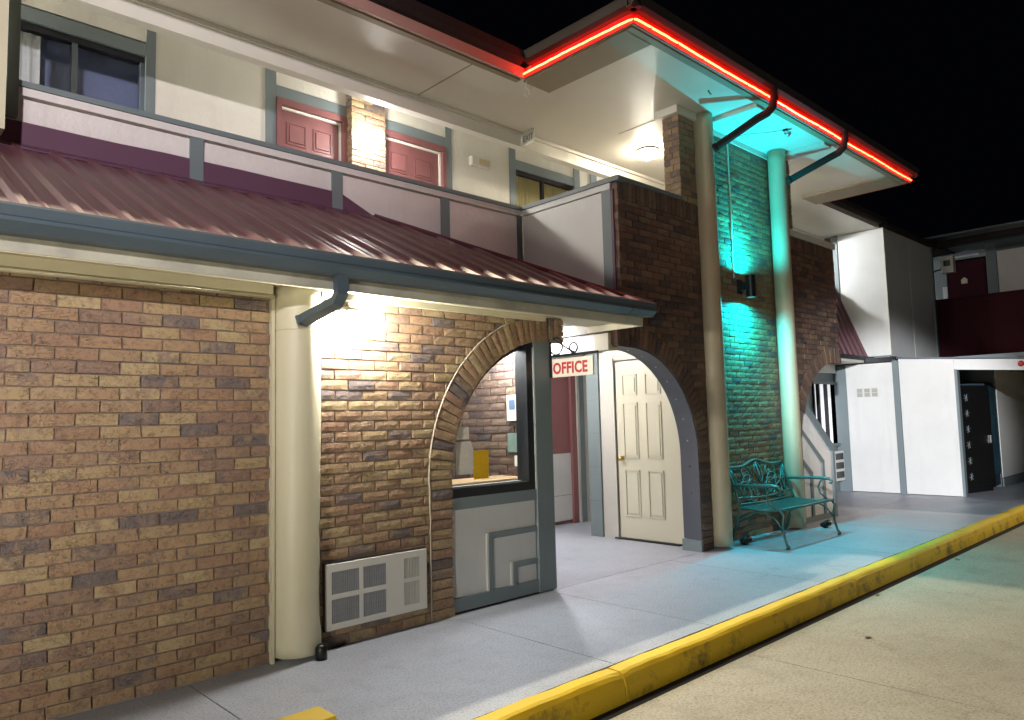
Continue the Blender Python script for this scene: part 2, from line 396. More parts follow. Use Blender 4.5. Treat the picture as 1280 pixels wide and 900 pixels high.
# ================================================================ GROUND
walk = struct('sidewalk')
xs = [-4.2, -2.0, -.25, 1.53, 3.36, 4.40, 6.10, 7.75, 9.45, 11.2, 13.0, 15.0, 17.5, 22.0]
def slab(par, x0, x1, y0, y1, name='slab', mat='walk', z=0.0, jog=0.0):
    bm = bmesh.new(); g = .004
    abox(bm, x0+g, x1-g, y0+g, y1-g, z-.10, z); fin(name, bm, mat, par, bevel=.004)
for a, b in zip(xs, xs[1:]): slab(walk, a, b, 2.752, 4.262)
for a, b in ((-4.2, 4.40), (4.40, 8.2), (8.2, 13.0), (13.0, 22.0)): slab(walk, a, b, 4.262, 7.2)
slab(walk, 4.4, 13, 7.2, 9)
box('joint_bed', 'gap', walk, -4.2, 22, 2.76, 9, -.2, -.02, bevel=0)
road = struct('road', (0, 0, -.15))
for a, b in ((-9, -4.5), (-4.5, 4.2 - 4.2), (0, 4.45), (4.45, 8.9), (8.9, 13.4), (13.4, 18), (18, 30)):
    for c, d in ((-30, -14), (-14, -7.0), (-7.0, -2.2), (-2.2, 2.53)): slab(road, a, b, c, d, 'slab', 'road', -.15)
box('gutter_seam', 'gap', road, -9, 30, 2.0, 2.75, -.3, -.162, bevel=0)
bm = bmesh.new(); abox(bm, -150, 150, -150, 150, -.5, -.26); fin('ground', bm, plain('asphalt_ground', (.05, .05, .05), .9), None)['kind'] = 'structure'
kerb = struct('kerb')
kx = [-6.2, -3.05, .11, 3.28, 6.45, 9.6, 12.8, 16.0, 22.0]
for a, b in zip(kx, kx[1:]):
    bm = bmesh.new(); n = int((b-a)/.09); prev = None; rr = random.Random(int(a*10)); wob = 0; tp = 0
    for i in range(n+1):
        x = a + .006 + (b-a-.012)*i/n; wob = wob*.8 + rr.uniform(-.0035, .0035); tp = tp*.7 + rr.uniform(-.003, .003)
        e = .012 if i in (0, n) else 0
        prof = [(2.748, -.12), (2.748, -.002 + tp*.5 - e*.3), (2.735, .006 + tp - e*.4), (2.660 + wob, .007 + tp - e*.5), (2.640 + wob + rr.uniform(0, .003), -.002 + tp - e), (2.628 + wob*.8, -.022 - e), (2.617 + wob*.5, -.07), (2.608, -.155)]
        ring = [bm.verts.new((x, p, z)) for p, z in prof]
        if prev:
            for k in range(len(ring)-1): bm.faces.new((prev[k], prev[k+1], ring[k+1], ring[k]))
            bm.faces.new((prev[-1], prev[0], ring[0], ring[-1]))
        else: bm.faces.new(ring)
        prev = ring
    bm.faces.new(prev[::-1]); fin('kerb_block', bm, 'kerb', kerb, smooth=False)
# yellow parking block at the very bottom of the picture
t = thing('parking_block', (1.2, 3.1, 0), 'yellow painted concrete block on the grey walk at the bottom edge', 'parking block')
prism('block', 'kerb', t, [(3.24, 0), (3.20, .10), (3.04, .10), (2.99, 0)], 'x', .25, 1.74, bevel=.012)

LL = ('dry brown leaf lying on the driveway right against the foot of the yellow kerb', 'dry brown leaf lying alone in the open beige driveway, nearest the camera', 'dry brown leaf on the driveway in the teal-tinted shade far along the kerb')
for i, (x, y, r_) in enumerate(((6.55, 2.50, .3), (5.3, 2.1, 2.9), (8.6, 2.46, .9))):
    bm = bmesh.new(); pts = [(-.035, 0, 0), (-.01, .014, .006), (.02, .013, .004), (.04, 0, .010), (.02, -.013, .003), (-.01, -.015, .007)]
    vv = [bm.verts.new((x+cos(r_)*a-sin(r_)*b, y+sin(r_)*a+cos(r_)*b, -.148+c)) for a, b, c in pts]; bm.faces.new(vv); ex = bmesh.ops.extrude_face_region(bm, geom=bm.faces[:])
    for v in [g for g in ex['geom'] if isinstance(g, bmesh.types.BMVert)]: v.co.z += .0015
    o = fin('fallen_leaf', bm, plain('dry_leaf', (.16, .10, .05), .8) if i == 0 else bpy.data.materials['dry_leaf'], None)
    tag(o, LL[i], 'leaf', 'dry leaves on the driveway')
# ================================================================ BRICK WALLS
def arcpts(cx, cz, r, a0, a1, n): return [(cx + r*cos(a0+(a1-a0)*i/n), cz + r*sin(a0+(a1-a0)*i/n)) for i in range(n+1)]
def voussoirs(cx, cz, ri, ro, a0, a1, y, n, ax=0):
    out = []
    for i in range(n):
        a = a0 + (a1-a0)*(i+.5)/n; rm = (ri+ro)/2
        wth = abs(a1-a0)/n*ri*1.06 - JT*.7
        out.append(((cx+rm*cos(a), y, cz+rm*sin(a)), ro-ri-.004, wth, (0, -a, 0)))
    return out
# --- wall 1, left of the first column
w1 = thing('brick_wall', (.9, 4.3, 0), 'brown and tan brick wall filling the left of the photo, left of the first cream column', 'brick wall')
box('mortar_bed', 'mortar', w1, -2.6, 2.02, 4.2705, 4.42, -.05, 2.235, bevel=0)
lay(w1, 'brick', face_y(rows(-2.6, 1.995, 0, 2.225, off=.045), 4.26, lambda u, z: u < .6 + .1*0))
box('edge_strip', 'cream', w1, 1.997, 2.018, 4.235, 4.27, 0, 2.2, bevel=.002)
# --- wall 2 with the quarter arch over the office window
AC1 = (4.48, .98); RI, RO = 1.08, 1.282
w2 = thing('arched_brick_wall', (3, 4.3, 0), 'lamp-lit tan brick wall with a quarter arch over the office window', 'brick wall')
pl = [(2.3, -.05), (3.235, -.05), (3.40, -.05)] + [(3.40, .5)] + arcpts(*AC1, RI, pi, pi/2, 20) + [(4.655, 2.06), (4.655, 2.262), (2.3, 2.262)]
prism('mortar_bed', 'mortar', w2, pl, 'y', 4.2705, 4.42)
def cut1(z):
    if z < AC1[1]: return [(AC1[0]-RO, 9)]
    d = z-AC1[1]
    return [(AC1[0]-sqrt(max(0, RO*RO-d*d)), 9)] if d < RO else [(9, 9.1)]
lay(w2, 'brick', face_y(rows(2.31, 4.4, 0, 2.258, cut1, off=.10), 4.26))
sp = []
for k in range(14):
    z = k*.0702 + .035; sp.append(((3.302, 4.256, z), .196, .061, (0, 0, 0)))
sp += voussoirs(*AC1, RI, RO, pi-.005, pi/2+.02, 4.255, 26)
for k in range(2): sp.append(((4.505+k*.066, 4.255, 2.16), .196, .057, (0, -pi/2, 0)))
for z in (2.087, 2.135, 2.183, 2.232): sp.append(((4.622, 4.256, z), .072, .041, (0, 0, 0)))
lay(w2, 'brick', sp, name='arch_brick')
tube('mortar_bead', 'bead', w2, [(3.197+random.uniform(-.002, .002), 4.257, z) for z in [i*.07 for i in range(14)]] + [(x, 4.257, z) for x, z in arcpts(*AC1, RO+.007, pi, pi/2+.35, 30)], .0065, 6)
# --- tower wall with the mirrored quarter arch over the white door
AC2 = (5.60, .98)
w3 = thing('tower_brick_wall', (6.2, 4.3, 0), 'dark brick wall rising above the arch that frames the white door', 'brick wall')
pl = [(5.40, 2.09)] + arcpts(AC2[0], AC2[1], 1.10, pi/2, 0, 20) + [(6.70, -.05), (6.92, -.05), (6.92, 3.69), (5.50, 3.69), (5.50, 2.4), (5.40, 2.4)]
prism('mortar_bed', 'mortard', w3, pl, 'y', 4.2705, 4.46)
box('core', 'mortard', w3, 5.50, 6.92, 4.462, 4.60, 2.42, 3.69, bevel=0)
def cut2(z):
    if z < AC2[1]: return [(0, AC2[0]+1.30)]
    d = z-AC2[1]
    return [(0, AC2[0]+sqrt(1.69-d*d))] if d < 1.3 else []
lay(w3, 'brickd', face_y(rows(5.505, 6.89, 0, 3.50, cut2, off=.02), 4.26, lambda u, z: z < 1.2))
sp = voussoirs(AC2[0], AC2[1], 1.10, 1.30, .0, pi/2-.01, 4.256, 27)
for k in range(3): sp.append(((5.56-k*.066, 4.256, 2.18), .196, .057, (0, -pi/2, 0)))
for k in range(14): sp.append(((6.80, 4.257, k*.0702+.035), .192, .060, (0, 0, 0)))
lay(w3, 'brickd', sp, name='arch_brick')
sp = [((5.545 + k*.0675, 4.256, 3.595), .180, .057, (0, -pi/2, 0)) for k in range(20)]      # soldier course under the coping
lay(w3, 'brickd', sp, name='soldier_brick')
sp = [((5.497, 4.30, 2.46+k*CR), .075, BH, (0, 0, -pi/2)) for k in range(18)]
lay(w3, 'brickd', sp, name='corner_brick')
prism('coping', 'gray', w3, [(4.24, 3.69), (4.235, 3.725), (4.62, 3.725), (4.62, 3.69)], 'x', 5.47, 6.59, bevel=.004)
# riveted metal liner under the arch
ln = thing('arch_liner', (6.7, 4.45, 0), 'slate grey riveted sheet metal lining the curved underside of the tower arch', 'arch lining')
bm = bmesh.new(); A = [(5.42, 2.083)] + arcpts(AC2[0], AC2[1], 1.098, pi/2, 0, 26) + [(6.698, .5), (6.698, .12)]
I = [(5.42, 2.071)] + arcpts(AC2[0], AC2[1], 1.086, pi/2, 0, 26) + [(6.686, .5), (6.686, .12)]
aprism(bm, A + I[::-1], 'y', 4.262, 4.478); fin('liner_sheet', bm, 'lavender', ln)
box('base_block', 'gray', ln, 6.655, 6.69, 4.25, 4.482, 0, .115)
for k in range(9):
    a = pi/2 - .1 - k*.22
    if a > 0: p = (AC2[0]+1.085*cos(a), AC2[1]+1.085*sin(a))
    else: p = (6.685, .98 - (k-6.6)*.27)
    nrm = (-cos(max(a, 0)), 0, -sin(max(a, 0)))
    tube('rivet', 'steel', ln, [(p[0], 4.37, p[1]), (p[0]+nrm[0]*.010, 4.37, p[1]+nrm[2]*.010)], .009, 8)
# --- recess wall behind the bench, lit cyan
w4 = thing('recess_brick_wall', (7.9, 4.4, 0), 'tall brick wall behind the bench, washed with cyan light between two columns', 'brick wall')
box('mortar_bed', 'mortar', w4, 6.95, 9.0, 4.358, 4.56, -.05, 4.66, bevel=0)
lay(w4, 'brick', face_y(rows(7.15, 8.72, 0, 4.64, off=.07), 4.35, lambda u, z: u < 7.3))
box('frieze', 'soffit', w4, 6.9, 9.02, 4.345, 4.5, 4.66, 4.724)
# --- right wall with third quarter arch
AC3 = (10.2, .98)
w5 = thing('far_arched_brick_wall', (9.8, 4.3, 0), 'dark brick wall right of the cyan column, with a quarter arch over the stair panel', 'brick wall')
pl = [(9.0, -.05), (9.10, -.05)] + arcpts(AC3[0], AC3[1], 1.10, pi, pi/2, 18) + [(10.38, 2.08), (10.38, 3.70), (9.0, 3.70)]
prism('mortar_bed', 'mortard', w5, pl, 'y', 4.2705, 4.45)
def cut3(z):
    if z < .98: return [(8.9, 20)]
    d = z-.98
    return [(AC3[0]-sqrt(1.69-d*d), 20)] if d < 1.3 else []
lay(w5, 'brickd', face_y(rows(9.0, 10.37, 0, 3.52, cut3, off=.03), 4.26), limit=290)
sp = voussoirs(AC3[0], AC3[1], 1.10, 1.30, pi-.4, pi/2+.01, 4.256, 20)
for k in range(3): sp.append(((10.24+k*.066, 4.256, 2.18), .196, .057, (0, -pi/2, 0)))
lay(w5, 'brickd', sp, name='arch_brick')
lay(w5, 'brickd', [((9.04 + k*.0675, 4.256, 3.61), .170, .057, (0, -pi/2, 0)) for k in range(20)], name='soldier_brick')
prism('coping', 'soffitw', w5, [(4.235, 3.70), (4.235, 3.78), (4.45, 3.78), (4.45, 3.70)], 'x', 8.98, 10.39)
# --- pillar on the tower, under the soffit
def pillar(x0, x1, y0, y1, z0, z1, label, mat='brick', cap=True, faces='xy', nm='brick_pillar', group=None):
    t = thing(nm, ((x0+x1)/2, (y0+y1)/2, z0), label, 'brick pillar', group)
    box('mortar_bed', 'mortar', t, x0+.008, x1-.004, y0+.008, y1-.004, z0, z1, bevel=0)
    k = 0; sp = []; n = int((z1-z0)/CR)
    for k in range(n):
        z = z0 + (k+.5)*CR; o = (k % 2)*.5
        if 'y' in faces:
            w_ = x1-x0; a = w_*(.62 if k % 2 else .38)
            sp.append(((x0+a/2-JT/4, y0, z), a-JT/2, BH, (0, 0, 0))); sp.append(((x0+a+(w_-a)/2+JT/4, y0, z), w_-a-JT/2, BH, (0, 0, 0)))
        if 'x' in faces:
            w_ = y1-y0-.005; a = w_*(.4 if k % 2 else .6)
            sp.append(((x0, y0+.005+a/2, z), a-JT/2, BH, (0, 0, -pi/2))); sp.append(((x0, y0+.005+a+(w_-a)/2, z), w_-a-JT/2, BH, (0, 0, -pi/2)))
    lay(t, mat, sp)
    if cap: box('cap', 'soffitw', t, x0-.06, x1+.02, y0-.03, y1+.06, z1, 4.722, bevel=.004)
    return t
pillar(6.58, 6.88, 4.255, 4.455, 3.69, 4.64, 'lamp-lit square brick pillar holding the soffit beside the cream column')
pillar(9.02, 9.13, 4.25, 4.45, 3.72, 4.72, 'thin dark brick pillar edge right of the cyan column, under the soffit', cap=False)

# ================================================================ COLUMNS
def column(cx, cy, r, z1, label, dent=False, mat='coltan'):
    t = thing('round_column', (cx, cy, 0), label, 'column', 'round cream columns along the front')
    bm = bmesh.new(); n = 40; rings = []; nz = 34
    for j in range(nz+1):
        z = .03 + (z1-.03)*j/nz; ring = []
        for i in range(n):
            a = 2*pi*i/n; rr = r
            if dent:
                d = abs((a - (2*pi - .55) + pi) % (2*pi) - pi)
                if d < .5:
                    for zc, wd, am in ((.72, .12, .020), (.40, .16, .024), (.25, .08, .012), (1.0, .2, .007)):
                        rr -= am*math.exp(-((z-zc)/wd)**2)*(1-d/.5)*(1.2 if (j % 2) else .8)
            ring.append(bm.verts.new((cx + rr*cos(a), cy + rr*sin(a), z)))
        rings.append(ring)
    for A, B in zip(rings, rings[1:]):
        for i in range(n): bm.faces.new((A[i], A[(i+1) % n], B[(i+1) % n], B[i]))
    bm.faces.new(rings[0]); bm.faces.new(rings[-1])
    fin('shaft', bm, 'cream' if dent else mat, t, smooth=True)
    tube('sheet_seam', 'cream' if dent else mat, t, [(cx+(r+.0005)*cos(a), cy+(r+.0005)*sin(a), z1*.88) for a in [pi+pi*i/20 for i in range(21)]], .0022, 4)
    return t
column(2.172, 4.26, .147, 2.262, 'cream round column at the left, dented near its foot, between the two brick walls', True)
column(7.005, 4.215, .108, 4.722, 'tall cream column left of the bench')
column(8.715, 4.215, .108, 4.722, 'tall column right of the bench, turned cyan by the lamp')
# dark hole / box at the foot of column 1, spots at the foot of the others
t = thing('conduit_stub', (2.27, 4.08, 0), 'small dark green capped stub at the foot of the dented column', 'conduit stub')
lathe('stub', 'blackiron', t, (2.25, 4.10, 0), [(.035, 0), (.035, .07), (.025, .085), (.012, .09)], 12)
def gspot(x, y, label, flip=1):
    t = thing('ground_spotlight', (x, y, 0), label, 'spotlight', 'small floodlights at the column feet')
    box('bracket', 'blackiron', t, x-.03, x+.03, y-.02, y+.02, 0, .03)
    tube('housing', 'blackiron', t, [(x-.05*flip, y+.03, .035), (x, y, .05), (x+.045*flip, y-.03, .062)], [.025, .036, .040], 14)
    tube('lens', 'steel', t, [(x+.044*flip, y-.03, .062), (x+.048*flip, y-.032, .063)], .036, 14)
gspot(7.33, 4.13, 'small black floodlight on the walk at the foot of the column left of the bench')
gspot(8.98, 3.98, 'small black floodlight on the walk at the foot of the column right of the bench')

# ================================================================ OFFICE PORCH ROOF
ZG = 2.37
pr = thing('porch_roof', (2, 4.5, 2.3), 'low maroon ribbed metal porch roof with slate gutter over the office front', 'porch roof')
tanr = (3.27-ZG)/(5.58-3.74)
def rz(y): return ZG + (y-3.74)*tanr
n = -12; x = .59 + n*.2245
while x < 5.25:
    # each sheet is one rib with a pan; the hip cuts the sheets on the right
    a, b = x, x+.2245
    def ytop(xx): return 5.575 if xx < 3.62 else max(3.76, 5.575 - (xx-3.62)*(5.575-3.75)/(5.28-3.62))
    cs = [(0, 0), (.022, .024), (.055, .024), (.077, 0), (.125, 0), (.135, .006), (.150, .006), (.160, 0), (.2235, 0)]
    bm = bmesh.new(); lo = []; hi = []
    for dx, h in cs:
        xx = a + dx
        yt = ytop(xx); lo.append(bm.verts.new((xx, 3.765, rz(3.765)+h))); hi.append(bm.verts.new((xx, yt, rz(yt)+h)))
    for i in range(len(cs)-1): bm.faces.new((lo[i], lo[i+1], hi[i+1], hi[i]))
    ret = bmesh.ops.extrude_face_region(bm, geom=bm.faces[:])
    for v in [g for g in ret['geom'] if isinstance(g, bmesh.types.BMVert)]: v.co.z -= .004
    fin('roof_sheet', bm, 'maroon', pr)
    x += .2245
# under-roof deck, hip flank and hip flashing
bm = bmesh.new()
P = [(-2.6, 3.76), (5.24, 3.76), (3.60, 5.56), (-2.6, 5.56)]
A = [bm.verts.new((x, y, rz(y)-.008)) for x, y in P]; B = [bm.verts.new((x, y, rz(y)-.03)) for x, y in P]
bm.faces.new(A); bm.faces.new(B[::-1])
for i in range(4): bm.faces.new((A[i], B[i], B[(i+1) % 4], A[(i+1) % 4]))
fin('roof_deck', bm, 'darkroof', pr)
bm = bmesh.new()
A = [bm.verts.new(v) for v in ((5.27, 3.76, 2.36), (5.27, 5.56, 2.36), (3.63, 5.56, 3.265))]; B = [bm.verts.new(v.co - Vector((.01, .02, .03))) for v in A]
bm.faces.new(A); bm.faces.new(B[::-1])
for i in range(3): bm.faces.new((A[i], B[i], B[(i+1) % 3], A[(i+1) % 3]))
fin('hip_flank', bm, 'maroon', pr)
tube('hip_flashing', 'maroon', pr, [(3.60, 5.56, 3.285), (5.27, 3.75, 2.385)], .02, 6, smooth=False)
prism('top_flashing', 'maroonm', pr, [(5.57, 3.245), (5.50, 3.235), (5.50, 3.247), (5.555, 3.275), (5.57, 3.29)], 'x', -2.6, 3.66)
# gutter, K profile
gp = [(3.735, 2.400), (3.728, 2.388), (3.738, 2.345), (3.722, 2.335), (3.722, 2.318), (3.745, 2.30), (3.775, 2.278), (3.86, 2.278), (3.86, 2.39), (3.852, 2.39), (3.852, 2.29), (3.78, 2.29), (3.745, 2.32), (3.748, 2.388), (3.742, 2.400)]
gt = prism('gutter', 'bluegray', pr, gp, 'x', -2.6, 5.30)
prism('gutter_end', 'bluegray', gt, [(3.73, 2.385), (3.735, 2.32), (3.775, 2.279), (3.86, 2.279), (3.86, 2.39)], 'x', 5.3, 5.304)
prism('gutter_joint', 'bluegray', gt, [(3.731, 2.388), (3.734, 2.345), (3.717, 2.337), (3.717, 2.316), (3.772, 2.273), (3.79, 2.273), (3.79, 2.39)], 'x', 4.96, 4.985)
box('fascia_board', 'weather', pr, -2.6, 5.26, 3.862, 3.885, 2.21, 2.36)
prism('soffit', 'cream', pr, [(-2.6, 3.885), (5.26, 3.885), (5.26, 4.5), (4.66, 4.5), (4.66, 4.268), (-2.6, 4.268)], 'z', 2.265, 2.30)
prism('soffit_edge', 'cream', pr, [(3.868, 2.205), (3.868, 2.268), (3.93, 2.268), (3.90, 2.205)], 'x', -2.6, 5.27)
box('soffit_end_trim', 'cream', pr, 5.26, 5.285, 3.87, 4.5, 2.205, 2.30)
# mouldings below the soffit on the left wall
box('moulding', 'cream', pr, -2.6, 1.99, 4.20, 4.262, 2.205, 2.264, bevel=.006)
tube('moulding', 'cream', pr, [(-2.6, 4.215, 2.192), (2.0, 4.215, 2.192)], .014, 8)
box('moulding', 'cream', pr, 2.33, 4.40, 4.215, 4.252, 2.222, 2.264, bevel=.004)
# downspout elbow into the column
t = thing('downspout', (2.2, 3.8, 2.28), 'short slate downspout elbow from the porch gutter into the dented column', 'downspout', 'downspouts into the columns')
tube('pipe', 'bluegray', t, [(2.215, 3.79, 2.285), (2.215, 3.79, 2.17), (2.205, 3.82, 2.125), (2.17, 3.92, 2.09), (2.12, 4.10, 2.035)], 0, sq=(.036, .026), bevel=.006)
tube('collar', 'bluegray', t, [(2.125, 4.085, 2.040), (2.118, 4.10, 2.034)], 0, sq=(.042, .032))

# ================================================================ PORCH WALL LAMP
def emsphere(bm_c, r, h): pass
t = thing('wall_lamp', (2.55, 4.2, 2.1), 'glaring white jar wall lamp on the tan brick under the porch roof', 'wall lamp')
lathe('mount', 'plastic', t, (2.52, 4.258, 2.13), [(.055, 0), (.055, .02), (.025, .03), (.02, .07)], 20, 'y')
lathe('globe', emit('lamp_globe_porch', (1.0, .965, .89), 860), t, (2.52, 4.168, 2.03), [(.02, .105), (.045, .10), (.052, .07), (.052, .02), (.040, -.015), (.015, -.03)], 20)
lathe('cap', 'plastic', t, (2.52, 4.168, 2.135), [(.03, 0), (.045, .004), (.04, .02), (.02, .028)], 20)

# ================================================================ AC UNIT
t = thing('wall_air_conditioner', (3, 4.25, .1), 'cream through-wall air conditioner with two grilles low in the lit brick wall', 'air conditioner')
x0, x1, z0, z1 = 2.35, 3.125, .118, .522
bm = bmesh.new(); abox(bm, x0-.005, x1+.005, 4.235, 4.27, z0-.008, z1+.012); fin('sleeve', bm, 'black', t)
wins = [(x0+.035, x0+.235, .335, .475), (x0+.265, x0+.44, .335, .475), (x0+.035, x0+.235, .155, .305), (x0+.265, x0+.44, .155, .305),
        (x0+.585, x0+.715, .345, .480), (x0+.585, x0+.715, .165, .320)]
# front face plate built as bars round the openings
xsx = [x0, x0+.035, x0+.235, x0+.265, x0+.44, x0+.585, x0+.715, x1]
bm = bmesh.new()
for a, b in ((0, 1), (2, 3), (4, 5), (6, 7)): abox(bm, xsx[a], xsx[b], 4.212, 4.236, z0, z1)
for a, b, zz in ((1, 2, ((z0, .155), (.305, .335), (.475, z1))), (3, 4, ((z0, .155), (.305, .335), (.475, z1))), (5, 6, ((z0, .165), (.320, .345), (.48, z1)))):
    for za, zb in zz: abox(bm, xsx[a], xsx[b], 4.2125, 4.236, za, zb)
fin('face_plate', bm, 'plastic', t)
for i, (a, b, c, d) in enumerate(wins):
    bm = bmesh.new(); nf = int((b-a)/.0125)
    for k in range(nf+1):
        xx = a + (b-a)*k/nf; abox(bm, xx-.0022, xx+.0022, 4.214, 4.231, c, d)
    for k in range(1, 5): zz = c+(d-c)*k/5; abox(bm, a, b, 4.222, 4.226, zz-.0012, zz+.0012)
    fin('grille', bm, 'grille' if i < 4 else 'plastic', t)
for xx in (x0+.02, x0+.5, x1-.02): tube('screw', 'steel', t, [(xx, 4.213, z0+.02), (xx, 4.209, z0+.02)], .005, 6)

# ================================================================ OFFICE FRONT BELOW / AROUND WINDOW
k = thing('office_counter_wall', (3.9, 4.27, 0), 'white panelled office front with grey stepped trim below the arched window', 'panelled wall')
box('panel', 'white', k, 3.40, 4.28, 4.285, 4.33, .04, .80)
box('bottom_rail', 'gray', k, 3.405, 4.29, 4.262, 4.31, .018, .115); box('top_rail', 'gray', k, 3.405, 4.29, 4.262, 4.31, .752, .838)
box('corner_post', 'gray', k, 4.285, 4.48, 4.252, 4.40, .012, 2.055)
box('trim', 'gray', k, 3.755, 4.286, 4.266, 4.30, .50, .545); box('trim', 'gray', k, 3.755, 3.80, 4.267, 4.30, .113, .502)
box('trim', 'gray', k, 4.005, 4.286, 4.266, 4.30, .245, .288); box('trim', 'gray', k, 4.005, 4.05, 4.267, 4.30, .113, .247)
box('trim', 'casing', k, 3.742, 3.755, 4.272, 4.30, .113, .545); box('trim', 'casing', k, 3.992, 4.005, 4.272, 4.30, .113, .288)
box('base_gap', 'gap', k, 3.41, 4.47, 4.275, 4.35, 0, .02, bevel=0)
ow = thing('office_window', (3.9, 4.32, .84), 'black framed office window under the brick arch, lit room behind', 'window')
arc = arcpts(AC1[0], AC1[1], RI-.002, pi, pi/2+.18, 18); arci = arcpts(AC1[0], AC1[1], RI-.035, pi/2+.18, pi, 18)
prism('frame', 'black', ow, [(3.402, .905)] + arc + [(4.29, 2.05), (4.29, 2.02)] + arci + [(3.437, .905)], 'y', 4.30, 4.40)
prism('sill_frame', 'black', ow, [(3.40, .838), (4.284, .838), (4.284, .905), (3.40, .905)], 'y', 4.266, 4.40, bevel=.004)
box('jamb', 'black', ow, 4.205, 4.284, 4.266, 4.40, .905, 2.04)
box('jamb_bead', 'casing', ow, 4.276, 4.2845, 4.262, 4.27, .84, 2.0)
prism('glass', 'glass', ow, [(3.43, .905), (4.205, .905), (4.205, 2.02)] + arcpts(AC1[0], AC1[1], RI-.03, pi/2+.25, pi, 18), 'y', 4.345, 4.349)
box('ledge', 'casing', ow, 3.42, 4.205, 4.352, 4.40, .895, .912)
# room behind: floor, ceiling, walls
rm = thing('office_room', (3.4, 5, .8), 'dim office room seen through the arched window, with plaster ceiling and brick side wall', 'room')
box('ceiling', 'lobbywall', rm, 2.3, 4.46, 4.405, 6.6, 2.062, 2.25); box('back_wall', 'lobbywall', rm, 2.3, 4.40, 6.3, 6.4, 0, 2.2); box('left_wall', 'lobbywall', rm, 2.2, 2.3, 4.42, 6.3, 0, 2.2)
box('mortar_bed', 'mortar', rm, 4.385, 4.475, 4.402, 6.3, 0, 2.2, bevel=0)
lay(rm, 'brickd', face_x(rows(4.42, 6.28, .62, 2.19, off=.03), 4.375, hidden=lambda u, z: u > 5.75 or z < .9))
t = thing('office_counter', (3.3, 4.6, 0), 'pale wooden counter top just inside the office window', 'counter')
box('counter_top', 'wood', t, 2.7, 4.37, 4.41, 4.80, .885, .925); box('counter_front', 'wood', t, 2.75, 4.36, 4.44, 4.75, 0, .885)
t = thing('office_ceiling_light', (3.8, 5.4, 2.2), 'white drum ceiling light glowing inside the office', 'ceiling light')
lathe('diffuser', emit('office_light', (.95, .98, 1), 190), t, (4.20, 4.62, 2.06), [(.12, 0), (.12, -.03), (.10, -.05), (.04, -.055)], 28)
lathe('rim', 'steel', t, (4.20, 4.62, 2.062), [(.126, 0), (.126, -.012), (.12, -.014)], 28)
t = thing('office_ceiling_light', (3.3, 5.5, 2.06), 'added unseen drum light at the back of the office room', 'ceiling light')
lathe('diffuser', emit('office_fill_rear', (1, .97, .92), 110), t, (3.30, 5.5, 2.058), [(.12, 0), (.12, -.03), (.10, -.05), (.04, -.055)], 28)  # added light, brightens the window cards and the room from behind
def card(nm, mat, pts, label, cat, y=4.338, th=.0015):
    t = prism(nm, mat, None, pts, 'y', y, y+th); tag(t, label, cat); return t
card('notice', 'paper', [(3.52, 1.265), (3.64, 1.265), (3.64, 1.36), (3.52, 1.365)], 'small square white notice on the office window, above the larger one', 'notice')
card('notice', 'paper', [(3.51, 1.00), (3.665, 1.00), (3.685, 1.07), (3.68, 1.19), (3.655, 1.25), (3.51, 1.25)], 'larger white notice on the office window beside the yellow card', 'notice')
card('card', 'yellowp', [(3.68, .955), (3.835, .955), (3.835, 1.175), (3.68, 1.175)], 'bright yellow card at the foot of the office window', 'card')
def xbox(nm, mat, y0, y1, z0, z1, label, cat, d=.03, x=4.375):
    t = thing(nm, (x, (y0+y1)/2, z0), label, cat); box('body', mat, t, x-d, x-.002, y0, y1, z0, z1, bevel=.004); return t
t = xbox('thermostat', 'paper', 4.52, 4.66, 1.40, 1.62, 'white wall controller with a blue screen on the office brick wall', 'thermostat')
box('screen', 'blue', t, 4.340, 4.344, 4.56, 4.63, 1.50, 1.58)
t = xbox('wall_plaque', 'greenp', 4.54, 4.66, 1.13, 1.29, 'grey-green shield plaque on the office brick wall', 'plaque')
xbox('switch_plate', 'paper', 4.47, 4.58, 1.01, 1.10, 'white switch plate low on the office brick wall', 'switch')
xbox('speaker_box', 'black', 4.44, 4.50, 1.64, 1.86, 'narrow black box high on the office brick wall', 'speaker')
xbox('conduit_strip', 'casing', 4.425, 4.44, .93, 1.95, 'thin pale cable cover running down the office brick wall', 'cable cover')

# ================================================================ OFFICE SIGN
sx = 4.495
sg = thing('office_sign', (sx, 4.05, 1.9), 'cream OFFICE sign with red letters hanging from a black scroll bracket', 'sign')
box('board', 'signw', sg, sx-.008, sx+.008, 3.79, 4.255, 1.752, 1.905, bevel=.002)
br = box('bracket', 'blackiron', sg, sx-.008, sx+.008, 3.745, 4.27, 1.922, 1.942, bevel=.002)
for yy in (3.87, 4.19): tube('chain', 'steel', sg, [(sx, yy, 1.925), (sx, yy, 1.902)], .004, 6)
def scroll(cy, cz, r, a0, a1, n=22): return [(sx, cy + r*cos(a0+(a1-a0)*i/n), cz + r*sin(a0+(a1-a0)*i/n)) for i in range(n+1)]
tube('scroll', 'blackiron', br, scroll(4.195, 2.015, .072, pi*1.85, pi*.35, 26) + [(sx, 4.03, 1.965), (sx, 3.99, 1.947)], .0075, 8)
tube('scroll', 'blackiron', br, scroll(4.0, 1.987, .042, 0, 2*pi, 20)[:-1], .007, 8, closed=True)
text('lettering', 'OFFICE', 'red', sg, (sx-.009, 4.228, 1.782), .128, (0, -1, 0), (0, 0, 1), .0015, .0045, .88)
box('wall_plate', 'blackiron', br, sx-.03, sx-.014, 4.235, 4.251, 1.75, 2.05, bevel=.002)

